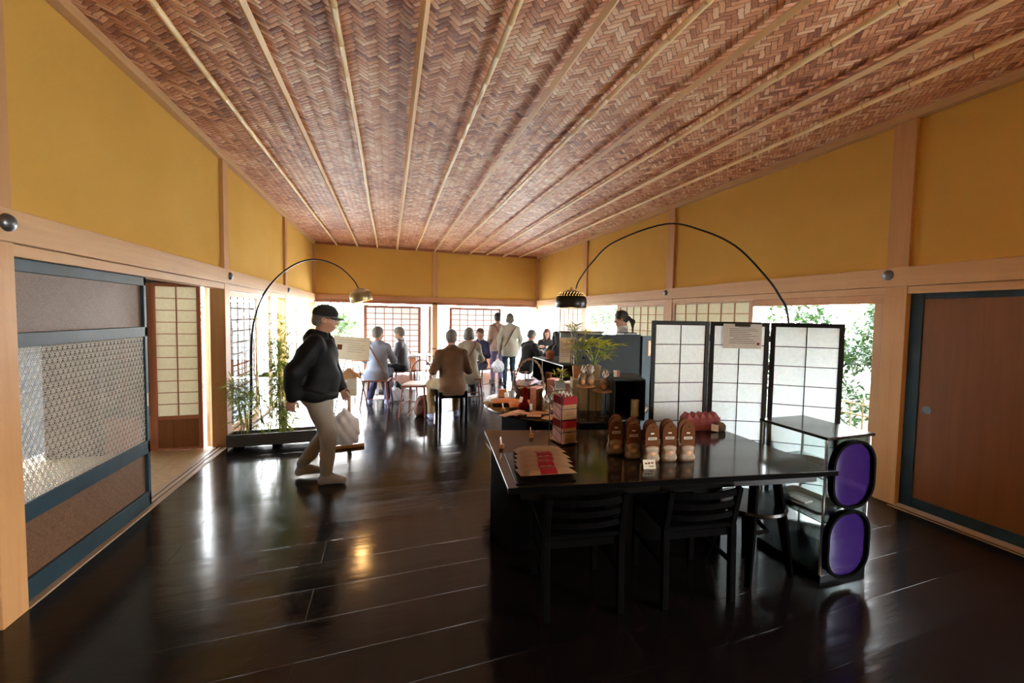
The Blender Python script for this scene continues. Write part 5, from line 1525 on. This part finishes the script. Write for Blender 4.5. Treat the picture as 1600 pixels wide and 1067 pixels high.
carrier('white plastic carrier bag on the lap side of the person in the dark grey jacket', (.085, 7.88, .36), .38, .28, .11, seed=5)
w1 = carrier('white plastic carrier bag standing on the floor behind the long cream coat', (1.66, 8.05, 0), .24, .20, .10, seed=7); w1.location.z = 0
# ================================================================== goods and small things
ZT = 0.7205      # top of the long table
ZR = 0.7025      # top of the round table


def clip_card(label, x, y, z, rz, w=.028, h_=.055, tilt=0.0, group='price cards in wooden blocks'):
    r = thing('price_card', label, 'price card', (x, y, z), rz, group)
    MB().box(-.016, .016, -.013, .013, 0, .026).build('block', 'plain_wood_x', r, bevel=.002)
    o = MB().box(-w/2, w/2, -.001, .001, .015, .015+h_).build('card', 'white', r); o.rotation_euler = (R(-8), 0, 0)
    m = MB()
    for k in range(3):
        m.box(-w*.35, w*.3, -.0016, -.001, .03+k*.011, .0325+k*.011)
    p = m.build('print', 'ink', r); p.rotation_euler = (R(-8), 0, 0)
    return r


# ---- folded parcels on the long table
tr = thing('black_tray', 'thin black tray under the shingled kraft parcels', 'tray', (.78, 2.16, ZT), R(-8))
MB().box(-.155, .155, -.27, .20, 0, .006).build('tray_body', 'black', tr, bevel=.002)


def parcel(label, x, y, z, rz, tilt, band=True, group='shingled kraft parcels on the long table'):
    r = thing('kraft_parcel', label, 'parcel', (x, y, z), rz, group); r.rotation_euler = (tilt, 0, rz)
    m = MB(); n = 10; W2, D2, T2 = .145, .10, .026
    for i in range(n+1):
        for j in range(n+1):
            u, v = -1+2*i/n, -1+2*j/n; zz = T2*(1-abs(u)**5)*(1-abs(v)**3)**.7+.001*math.sin(9*u+5*v)
            m.v.append((u*W2, v*D2, zz))
    k0 = len(m.v)
    for i in range(n+1):
        for j in range(n+1):
            u, v = -1+2*i/n, -1+2*j/n; m.v.append((u*W2, v*D2, -.001))
    for i in range(n):
        for j in range(n):
            a = i*(n+1)+j; m.f.append((a, a+n+1, a+n+2, a+1)); m.f.append((k0+a, k0+a+1, k0+a+n+2, k0+a+n+1))
    m.build('wrapper', 'kraft', r, smooth=True)
    if band:
        b = MB(); 
        for j in range(n+1):
            v = -1+2*j/n
            for u in (-.30, -.15, 0, .15, .30):
                zz = T2*(1-abs(u)**5)*(1-abs(v)**3)**.7+.0016+.001*math.sin(9*u+5*v); b.v.append((u*W2, v*D2*1.0, zz))
        for j in range(n):
            for i in range(4):
                a = j*5+i; b.f.append((a, a+1, a+6, a+5))
        b.build('band', 'crimson', r, smooth=True)
        e = MB()
        for sx in (-1, 1):
            e.prism([(0, 0), (.016, .010), (.030, .004), (.030, -.006), (.014, -.014)] if sx > 0 else [(0, 0), (-.014, -.014), (-.030, -.006), (-.030, .004), (-.016, .010)], (0, -.02, T2+.0022), (1, 0, 0), (0, 1, 0), .0006)
        e.build('emblem', 'kraft', r)
    return r


u_ = Vector((math.cos(R(-8)), math.sin(R(-8)), 0)); v_ = Vector((-u_.y, u_.x, 0))
for i, (lab, off, ox) in enumerate((('kraft parcel at the back of the shingled row, plain without a band', .175, .035), ('kraft parcel second from the back of the shingled row', .075, .03),
                                    ('kraft parcel in the middle of the shingled row', .005, .02), ('kraft parcel second from the front of the shingled row', -.06, .01), ('frontmost kraft parcel of the shingled row, its crimson band fully seen', -.15, 0.0))):
    p = Vector((.785, 2.12, ZT+.008))+u_*ox+v_*off
    parcel(lab, p.x, p.y, p.z+.022, R(-8+1.5*(i % 3-1)), R(-11), i > 0)
clip_card('price card in a block left of the kraft parcels', .668, 2.49, ZT, R(60))
clip_card('price card in a block at the far edge of the long table', .925, 2.66, ZT, R(60))


# ---- brown-headed cracker packets
def packet(label, x, y, z, rz, group='arch-topped brown packets on the long table'):
    r = thing('snack_packet', label, 'packet', (x, y, z), rz, group)
    # arched header card folded over a clear film bag
    ar = [(-.042, .105), (.042, .105), (.043, .165)] + [(.043*math.cos(a), .175+.055*math.sin(a)) for a in [PI*k/12 for k in range(13)]] + [(-.043, .165)]
    MB().prism(ar, (0, -.004, 0), (1, 0, 0), (0, 0, 1), .003).build('header_card', 'kraft_dark', r)
    MB().prism(ar, (0, .010, -.004), (1, 0, 0), (0, 0, 1), .003).build('header_card', 'kraft_dark', r)
    MB().prism([(-.042, .0), (-.033, .0), (-.033, .105), (-.042, .105)], (0, -.010, 0), (1, 0, 0), (0, 0, 1), -.002).prism([(.033, .0), (.042, .0), (.042, .105), (.033, .105)], (0, -.010, 0), (1, 0, 0), (0, 0, 1), -.002).prism([(-.033, .08), (.033, .08), (.033, .105), (-.033, .105)], (0, -.010, 0), (1, 0, 0), (0, 0, 1), -.002).prism([(-.033, .0), (.033, .0), (.033, .014), (-.033, .014)], (0, -.010, 0), (1, 0, 0), (0, 0, 1), -.002).build('front_card', 'kraft_dark', r)
    soft('film_bag', [('c', (-.030, .004, .02), (.030, .004, .02), .022, .022, .01), ('c', (-.030, .004, .08), (.030, .004, .08), .017, .017, .01), ('e', (0, .004, .05), (.043, .022, .05), .02)], 'foil', r, .006, None, 1, .015)
    MB().ball((0, -.011, .05), (.022, .010, .024), 12, 8).build('biscuit', 'tan', r, smooth=True)
    m = MB().box(-.026, .026, -.0088, -.0075, .132, .146); m.build('label_strip', 'beige_board', r)
    MB().box(-.022, .022, -.0094, -.0088, .136, .142).build('print', 'ink', r)
    MB().box(-.010, .010, -.0086, -.0075, .165, .172).build('emblem', 'beige_board', r)
    MB().ball((.004, -.0078, .205), (.006, .0012, .003), 8, 4).build('hang_hole', 'black', r)
    return r


pk = [(1.30, 2.175), (1.365, 2.085), (1.435, 2.00), (1.545, 1.985), (1.650, 1.955)]
labs = ('leftmost', 'second from left', 'middle', 'fourth from left', 'rightmost')
q0 = None
for row in (1, 0):
    for i, (x, y) in enumerate(pk):
        X_, Y_ = x+row*.045, y+row*.085; rz = R(-12+(i*7 % 5)-2+row*3)
        lab = ('brown arch-topped snack packet, %s of the front row' if row == 0 else 'brown arch-topped snack packet standing behind the %s one of the front row') % labs[i]
        if q0 is None:
            q0 = packet(lab, X_, Y_, ZT, rz)
        else:
            dup(q0, (X_, Y_, ZT), rz, lab)
r = thing('price_tag', 'small printed price tag leaning in front of the brown packets', 'price card', (1.36, 1.905, ZT), R(-12))
o = MB().box(-.036, .036, -.001, .001, .0, .050).build('card', 'beige_board', r); o.rotation_euler = (R(-20), 0, 0)
m = MB().box(-.026, -.012, -.0018, -.001, .026, .034).box(-.008, .004, -.0018, -.001, .026, .036).box(.010, .024, -.0018, -.001, .028, .036).box(-.004, .024, -.0018, -.001, .012, .016)
o = m.build('print', 'kraft_dark', r); o.rotation_euler = (R(-20), 0, 0)


# ---- pink gable bags
def gable_bag(label, x, y, rz):
    r = thing('gable_bag', label, 'gift bag', (x, y, ZT), rz, 'pink gable bags on the long table')
    w, d, h_ = .027, .052, .085
    MB().box(-w, w, -d, d, 0, h_).build('bag_body', 'pink', r, bevel=.001)
    m = MB(); b = len(m.v); m.v += [(-w, -d, h_), (w, -d, h_), (w, d, h_), (-w, d, h_), (0, -d*.6, h_+.045), (0, d*.6, h_+.045)]
    m.f += [(b, b+1, b+4), (b+1, b+2, b+5, b+4), (b+2, b+3, b+5), (b+3, b, b+4, b+5)]
    m.build('gable', 'pink', r)
    MB().prism([(-w, .0), (w, .0), (0, -.045)], (0, -d-.002, h_+.012), (1, 0, 0), (0, -.25, 1), .0015).build('flap', 'pink', r)
    return r


g0 = None
for i in range(5):
    x, y = 2.215+.0555*i*math.cos(R(-9)), 2.585+.0555*i*math.sin(R(-9))
    lab = 'pink gable-topped gift bag, %s of the five in a row' % ('first from the left', 'second from the left', 'middle one', 'second from the right', 'last on the right')[i]
    if g0 is None:
        g0 = gable_bag(lab, x, y-.04, R(-9))
    else:
        dup(g0, (x, y-.04, ZT), R(-9), lab)
for o in bpy.data.objects:
    if o.name.startswith('gable_bag'):
        o.location.x -= .09; o.location.y -= .01
r = thing('sample_packet', 'small clear sample packet with a white tag beside the pink gable bags', 'packet', (2.335, 2.42, ZT), R(-25))
soft('film_bag', [('e', (0, 0, .035), (.045, .022, .036), .02), ('c', (-.03, 0, .012), (.03, 0, .012), .014, .014, .01)], 'foil', r, .006, None, 1, .015)
MB().cbox((-.045, -.03, .030), (.052, .002, .05), (R(-25), R(8), 0)).build('tag', 'white', r)


# ---- wire rack with red and kraft cartons
rk = thing('wire_rack', 'small black wire rack of red-topped kraft cartons on the long table', 'rack', (1.10, 2.50, ZT), R(8))
m = MB()
for x in (-.065, .065):
    m.tube([(x, -.07, 0), (x, -.07, .33)], .0028, 6).tube([(x, .09, 0), (x, .09, .33)], .0028, 6)
    for z in (.01, .075, .165, .23, .32):
        m.tube([(x, -.07, z), (x, .09, z+.05)], .0022, 6)
for z in (.01, .165, .235, .085):
    m.tube([(-.065, -.07, z), (.065, -.07, z)], .0022, 6)
m.tube([(-.065, .09, .33), (.065, .09, .33)], .0028, 6)
m.build('wire_frame', 'black_steel', rk, smooth=True)
MB().box(-.063, .063, -.068, .088, .008, .012).box(-.063, .063, -.068, .088, .163, .167).build('shelf', 'plain_wood_x', rk)


def carton(label, x, y, z, rz, w=.052, d=.020, h_=.145, front='kraft', side='pinkw', top='crimson', group='red-topped kraft cartons in the wire rack'):
    r = thing('gift_carton', label, 'carton', (x, y, z), rz, group)
    MB().box(-w, w, -d, d, 0, h_*.66).build('carton_body', front, r, bevel=.0015)
    MB().box(-w-.0008, w+.0008, -d-.0008, d+.0008, h_*.66, h_).build('lid', top, r, bevel=.0015)
    MB().box(-w-.0015, -w, -d, d, 0, h_*.64).build('side_label', side, r)
    m = MB().box(-w*.6, w*.6, -d-.0015, -d, h_*.2, h_*.215).box(-w*.6, w*.6, -d-.0015, -d, h_*.30, h_*.315).box(-w*.3, w*.3, -d-.0015, -d, h_*.45, h_*.47)
    m.build('print', 'kraft_dark', r)
    m = MB().tube([(-w*.5, 0, h_), (-w*.3, 0, h_+.025), (0, 0, h_+.004), (w*.3, 0, h_+.025), (w*.5, 0, h_)], .003, 6); m.build('ribbon', 'white', r, smooth=True)
    return r


c_, s_ = math.cos(R(8)), math.sin(R(8)); k0 = None
for lv, zz, nm in ((0, .012, 'lower'), (1, .167, 'upper')):
    for i, wh in enumerate(('front', 'middle', 'rear')):
        yy = -.045+.045*i; X_, Y_ = 1.10-s_*yy, 2.50+c_*yy
        lab = 'red-topped kraft carton, %s of three on the %s shelf of the wire rack' % (wh, nm)
        k0 = carton(lab, X_, Y_, ZT+zz+.0005, R(8)) if k0 is None else (dup(k0, (X_, Y_, ZT+zz+.0005), R(8), lab))

# ---- on the round table
def pillow(name, label, cat, x, y, z, rz, L, Wd, T_, mat, group=None, seed=0, tilt=(0, 0)):
    r = thing(name, label, cat, (x, y, z), rz, group); r.rotation_euler = (tilt[0], tilt[1], rz)
    m = MB(); n = 10; rnd = random.Random(seed)
    for sgn in (1, -1):
        for i in range(n+1):
            for j in range(n+1):
                u, v = -1+2*i/n, -1+2*j/n
                zz = T_*.5+sgn*T_*.5*((1-abs(u)**4)*(1-abs(v)**3))**.8+.0006*math.sin(14*u+seed)*math.sin(11*v)
                m.v.append((u*L/2, v*Wd/2, zz))
    N = (n+1)**2
    for i in range(n):
        for j in range(n):
            a = i*(n+1)+j; m.f.append((a, a+n+1, a+n+2, a+1)); m.f.append((N+a, N+a+1, N+a+n+2, N+a+n+1))
    m.build('wrapper', mat, r, smooth=True)
    m = MB(); m.box(-L*.5-.004, -L*.5+.008, -Wd/2, Wd/2, T_*.5-.001, T_*.5+.001).box(L*.5-.008, L*.5+.004, -Wd/2, Wd/2, T_*.5-.001, T_*.5+.001); m.build('seal', mat, r)
    return r


pillow('wrapped_parcel', 'orange wrapped parcel lying at the back of the round table edge', 'parcel', 1.08, 3.86, ZR, R(-14), .27, .17, .045, 'orange', 'orange parcels on the round table', 1)
pillow('wrapped_parcel', 'orange wrapped parcel leaning over the first one on the round table', 'parcel', 1.19, 3.66, ZR+.012, R(-10), .27, .16, .045, 'orange', 'orange parcels on the round table', 2, (R(7), R(-3)))
rnd = random.Random(4); s0_ = None
SL = ('leftmost', 'second from the left', 'third from the left', 'fourth from the left', 'fifth from the left', 'sixth from the left', 'seventh from the left', 'eighth from the left', 'ninth from the left', 'rightmost')
for i in range(10):
    x, y = .965+.036*i+rnd.uniform(-.02, .02), 3.43-.024*i+rnd.uniform(-.06, .07)
    lab = 'peach sachet in the loose heap on the round table, %s' % SL[i]
    if s0_ is None:
        s0_ = pillow('peach_sachet', lab, 'sachet', x, y, ZR, R(20), .115, .085, .010, 'peach', 'peach sachets heaped on the round table', 3)
    else:
        q = dup(s0_, (x, y, ZR+.0065*(i % 4)+.002), R(rnd.uniform(-60, 60)), lab); q.rotation_euler.x = R(rnd.uniform(-5, 5))


def box_thing(name, label, cat, x, y, z, rz, w, d, h_, mat, side=None, lid=None, group=None):
    r = thing(name, label, cat, (x, y, z), rz, group)
    MB().box(-w/2, w/2, -d/2, d/2, 0, h_).build('box_body', mat, r, bevel=.002)
    if side:
        MB().box(-w/2-.001, -w/2, -d/2+.004, d/2-.004, .006, h_-.006).build('side_panel', side, r)
    if lid:
        MB().box(-w/2-.001, w/2+.001, -d/2-.001, d/2+.001, h_-.012, h_+.002).build('lid', lid, r, bevel=.001)
    return r


box_thing('carton_box', 'plain brown carton standing behind the orange parcels', 'carton', 1.31, 3.92, ZR, R(-15), .15, .07, .135, 'kraft_dark', None, 'kraft')
box_thing('carton_box', 'small orange-brown box at the far left of the round table', 'carton', 1.13, 4.22, ZR, R(-10), .085, .06, .075, 'orange')
box_thing('carton_box', 'rose-and-white printed carton with a brown face beside the clear bags', 'carton', 1.255, 3.50, ZR, R(40), .11, .07, .215, 'kraft_dark', 'pinkw', 'pinkw', 'rose-printed cartons on the round table')
box_thing('carton_box', 'taller rose-printed carton at the back, left of its twin', 'carton', 1.545, 3.80, ZR, R(40), .13, .09, .235, 'kraft_dark', 'pinkw', 'pinkw', 'rose-printed cartons on the round table')
box_thing('carton_box', 'rose-printed carton at the back behind the wire rack', 'carton', 1.70, 3.76, ZR, R(40), .13, .09, .205, 'kraft_dark', 'pinkw', 'white', 'rose-printed cartons on the round table')
box_thing('carton_box', 'large beige carton under the plant pots on the round table', 'carton', 1.73, 3.46, ZR, R(-18), .27, .20, .285, 'beige_board')
r = thing('tin_canister', 'dark brown upright canister behind the rose-printed cartons', 'canister', (1.60, 4.08, ZR))
MB().lathe([(0, 0), (.032, 0), (.033, .004), (.033, .22), (.035, .222), (.035, .255), (.030, .26), (0, .26)], n=24).build('can', 'kraft_dark', r, smooth=True)
r = thing('paper_cone_bag', 'crimson paper bag with a pointed top and a white tag', 'gift bag', (1.16, 3.56, ZR), R(-20))
soft('bag_body', [('c', (-.02, 0, .03), (.02, 0, .03), .032, .032, .02), ('c', (0, 0, .05), (0, 0, .125), .038, .024, .02), ('c', (0, 0, .125), (.005, 0, .18), .022, .030, .015, (1, .4, 1))], 'crimson', r, .006, None, 1, .015)
MB().cbox((-.028, -.035, .10), (.03, .002, .05), (0, R(15), 0)).build('tag', 'white', r)


def clear_bag(label, x, y, z, rz=0.0, s=1.0, group='ribboned clear bags of biscuits'):
    r = thing('biscuit_bag', label, 'gift bag', (x, y, z), rz, group)
    soft('film_bag', [('e', (0, 0, .045*s), (.042*s, .032*s, .046*s), .02), ('c', (0, 0, .07*s), (0, 0, .100*s), .030*s, .016*s, .015), ('c', (0, 0, .100*s), (0, 0, .135*s), .014*s, .036*s, .01, (1, .35, 1))], 'foil', r, .006, None, 1, .015)
    MB().ball((-.008*s, -.016*s, .035*s), (.024*s, .020*s, .026*s), 12, 8).ball((.014*s, -.012*s, .05*s), (.020*s, .018*s, .022*s), 12, 8).build('biscuit', 'tan', r, smooth=True)
    m = MB()
    for sx in (-1, 1):
        m.tube([(0, -.014, .100*s), (sx*.024*s, -.020, .125*s), (sx*.012*s, -.020, .158*s), (sx*.002, -.014, .105*s)], .006*s, 6, flat=.6)
    m.build('ribbon', 'white', r, smooth=True)
    return r


b0 = clear_bag('clear biscuit bag left of the wire rack on the round table', 1.300, 3.32, ZR, R(-10), 1.1)
dup(b0, (1.365, 3.36, ZR), R(15), 'second clear biscuit bag, tucked behind the one left of the wire rack')
# plate stand
ps = thing('plate_stand', 'two wooden plates on a thin black wire stand', 'stand', (1.65, 3.17, ZR))
MB().lathe([(0, 0), (.075, 0), (.083, .006), (.080, .010), (0, .006)], (-.055, .02, .255), 32).build('plate', 'plain_wood_x', ps, smooth=True)
MB().lathe([(0, 0), (.080, 0), (.088, .006), (.085, .010), (0, .006)], (.085, -.03, .215), 32).build('plate', 'plain_wood_x', ps, smooth=True)
m = MB()
for cx_, cy_, zz, rr in ((-.055, .02, .255, .055), (.085, -.03, .215, .055)):
    for k in range(3):
        a = 2*PI*k/3+.5; m.tube([(cx_+rr*math.cos(a), cy_+rr*math.sin(a), 0), (cx_+rr*math.cos(a), cy_+rr*math.sin(a), zz)], .0028, 6)
    m.tube([(cx_+rr*math.cos(a), cy_+rr*math.sin(a), .004) for a in [2*PI*k/20 for k in range(21)]], .0028, 6)
m.build('wire_frame', 'black_steel', ps, smooth=True)
dup(b0, (1.570, 3.20, ZR+.266), R(0), 'clear biscuit bag on the left side of the upper wooden plate')
dup(b0, (1.625, 3.17, ZR+.266), R(20), 'clear biscuit bag on the right side of the upper wooden plate')
dup(b0, (1.745, 3.13, ZR+.226), R(-15), 'clear biscuit bag on the lower wooden plate')
# basket
bk = thing('wicker_basket', 'round wicker basket with a hoop handle full of silvery packets', 'basket', (1.45, 4.28, ZR))
n = 40; m = MB(); rings = []
for r_, z in ((.14, 0), (.165, .04), (.185, .09), (.19, .115), (.182, .115), (.176, .09), (.155, .04), (.13, .012)):
    k0 = len(m.v)
    for k in range(n):
        a = 2*PI*k/n; q = r_*(1+.018*(1 if k % 2 else -1)); m.v.append((q*math.cos(a), q*.8*math.sin(a), z))
    rings.append(k0)
m.loft(rings, n); m.build('bowl', 'wicker', bk, smooth=True, sharp=80)
tw = MB()
for ph in (0, PI):
    pts = []
    for k in range(41):
        a = PI*k/40; th = k*.9+ph; rr = .008; pts.append(((.165+rr*math.cos(th))*math.cos(a), rr*math.sin(th), .10+(.285+rr*math.cos(th))*math.sin(a)))
    tw.tube(pts, .007, 6)
tw.build('handle', 'wicker', bk, smooth=True)
rnd = random.Random(8); l0 = None
LL = ('at the left rim', 'left of the middle', 'near the front rim', 'in the middle', 'on top of the heap', 'right of the middle', 'at the right rim', 'at the back')
for i in range(8):
    x, y = 1.345+.03*i, 4.28+rnd.uniform(-.07, .07); z = ZR+.085+.028*(2-abs(i-3.5)*.55)
    lab = 'silvery lilac packet in the basket, %s' % LL[i]
    if l0 is None:
        l0 = pillow('film_packet', lab, 'packet', x, y, z, R(30), .13, .09, .035, 'lilac', 'silvery packets in the basket', 5)
    else:
        dup(l0, (x, y, z), R(rnd.uniform(-80, 80)), lab)
for o in bpy.data.objects:
    if o.name.startswith('film_packet'):
        o.rotation_euler.x = R(random.Random(o.name).uniform(-25, 25)); o.rotation_euler.y = R(random.Random(o.name+'y').uniform(-30, 30))
clip_card('price card at the far left rim of the round table', .915, 3.86, ZR, R(55))
clip_card('price card in front of the peach sachets on the round table rim', .965, 3.555, ZR, R(55), tilt=.2)
clip_card('price card standing before the plain brown carton', 1.125, 4.03, ZR, R(20), .045, .06)
clip_card('price card in front of the rose-printed carton with the brown face', 1.185, 3.42, ZR, R(20), .03, .065)

# ---- pots on the beige carton
def pot(name, label, x, y, z, rz, w, h_, mat, taper=.8):
    r = thing(name, label, 'plant pot', (x, y, z), rz)
    m = MB(); rings = []
    for s_, zz in ((taper, 0), (1, h_), (.93, h_), (.90, h_-.02)):
        k0 = len(m.v); a = w/2*s_; m.v += [(-a, -a, zz), (a, -a, zz), (a, a, zz), (-a, a, zz)]; rings.append(k0)
    m.loft(rings, 4); m.build('pot_body', mat, r, bevel=.003); return r


zb = ZR+.285
pot('square_pot', 'cream square flower pot, right of two on the beige carton', 1.795, 3.43, zb, R(-18), .115, .125, 'cream')
pot('square_pot', 'cream-brown square flower pot, left of two on the beige carton', 1.665, 3.50, zb, R(-18), .10, .11, 'plain_wood_x')
pot('square_pot', 'pale blue square pot at the left of the beige carton', 1.475, 3.48, ZR+.20, R(-18), .10, .06, 'pale_blue')
box_thing('carton_box', 'small beige carton lifting the pale blue pot', 'carton', 1.475, 3.48, ZR, R(-18), .11, .10, .199, 'beige_board')


def palm(label, x, y, z, h_, nst, seed, mat, L=.16, w=.02, spread=.16, name='potted_palm'):
    rnd = random.Random(seed); r = thing(name, label, 'plant', (x, y, z)); s_ = MB(); lf = MB()
    for k in range(nst):
        a = rnd.uniform(0, 2*PI); hh = h_*rnd.uniform(.45, 1.05); o = spread*rnd.uniform(.2, 1)
        P = [Vector((o*math.cos(a)*(q/5)**1.5, o*math.sin(a)*(q/5)**1.5, hh*q/5)) for q in range(6)]
        s_.tube(P, [.004, .0036, .003, .0026, .0022, .0016], 6)
        tip = P[-1]; nb = rnd.choice((6, 7, 8)); d0 = (P[-1]-P[-2]).normalized()
        for j in range(nb):
            b = 2*PI*j/nb+rnd.uniform(-.3, .3); side = Vector((math.cos(b), math.sin(b), 0)); d = side*.9+d0*.5+Vector((0, 0, rnd.uniform(-.25, .25)))
            lf.leaf(tip, d, (0, 0, 1), L*rnd.uniform(.6, 1.1), w*rnd.uniform(.8, 1.2), .7)
    s_.build('stem', mat, r, smooth=True); lf.build('foliage', mat, r)
    return r


palm('bright green fan-leaved plant in the right cream pot', 1.795, 3.43, zb+.10, .24, 15, 31, 'leaf_bright', .17, .028)
palm('dusty grey-green plant in the left cream-brown pot', 1.665, 3.50, zb+.09, .38, 24, 32, 'leaf_grey', .12, .017, .18)
palm('small fan-leaved seedling in the pale blue pot', 1.475, 3.48, ZR+.25, .10, 5, 33, 'leaf_bright', .08, .014, .07)

# ---- on the low cabinet
ms = thing('menu_stand', 'pale blue-white menu card on a curved stand on the low cabinet', 'menu stand', (2.40, 5.42, .90), R(-22))
m = MB(); n = 10; pr = [(0.10*math.sin(t_*1.2)-.0, .36*t_) for t_ in [k/n for k in range(n+1)]]
for k, (y_, z_) in enumerate(pr):
    m.v += [(-.11, y_, z_), (.11, y_, z_), (-.11, y_+.003, z_), (.11, y_+.003, z_)]
for k in range(n):
    a = 4*k; m.f += [(a, a+1, a+5, a+4), (a+2, a+6, a+7, a+3), (a, a+4, a+6, a+2), (a+1, a+3, a+7, a+5)]
m.build('card', 'white', ms, smooth=True)
m = MB()
for k in range(7):
    t_ = .25+.08*k; y_ = .10*math.sin(t_*1.2); z_ = .36*t_; m.box(-.09, .03 if k % 2 else .08, y_-.002, y_-.0005, z_, z_+.005)
m.build('print', 'cloth_paleblue', ms)
MB().box(.02, .09, .085, .088, .27, .335).build('picture', 'pinkw', ms)
MB().box(-.12, .12, -.05, .06, 0, .008).build('foot', 'glass_edge', ms, bevel=.002)
r = thing('clay_pot', 'small terracotta lidded pot with a spoon on the low cabinet', 'pot', (2.36, 5.98, .90))
MB().lathe([(0, 0), (.05, 0), (.062, .02), (.066, .08), (.070, .105), (.060, .11), (.03, .135), (.012, .14), (.012, .155), (0, .157)], n=28).build('pot_body', 'terracotta', r, smooth=True)
MB().tube([(.02, 0, .10), (.06, .02, .19), (.10, .03, .23)], .006, 6).build('spoon', 'steel', r, smooth=True)
r = thing('cup_rack', 'dark metal rack of cups at the near end of the low cabinet', 'rack', (2.50, 5.22, .90), R(-10))
for z in (0.0, .085, .17):
    MB().box(-.11, .11, -.06, .06, z, z+.006).build('shelf', 'black_steel', r)
for x in (-.11, .11):
    MB().box(x-.004, x+.004, -.06, -.052, 0, .20).box(x-.004, x+.004, .052, .06, 0, .20).build('post', 'black_steel', r)
cu = None
for k, (x, z, wh) in enumerate(((-.06, .006, 'left on the bottom shelf'), (.05, .006, 'right on the bottom shelf'), (-.06, .091, 'left on the middle shelf'), (.05, .091, 'right on the middle shelf'))):
    px_, py_ = 2.50+x*math.cos(R(-10)), 5.22+x*math.sin(R(-10))
    if cu is None:
        cu = thing('cup', 'white cup in the dark rack, '+wh, 'cup', (px_, py_, .90+z), 0, 'cups in the dark rack')
        MB().lathe([(0, 0), (.022, 0), (.033, .055), (.030, .055), (.020, .006), (0, .006)], n=18).build('cup_body', 'white', cu, smooth=True)
    else:
        dup(cu, (px_, py_, .90+z), 0, 'white cup in the dark rack, '+wh)
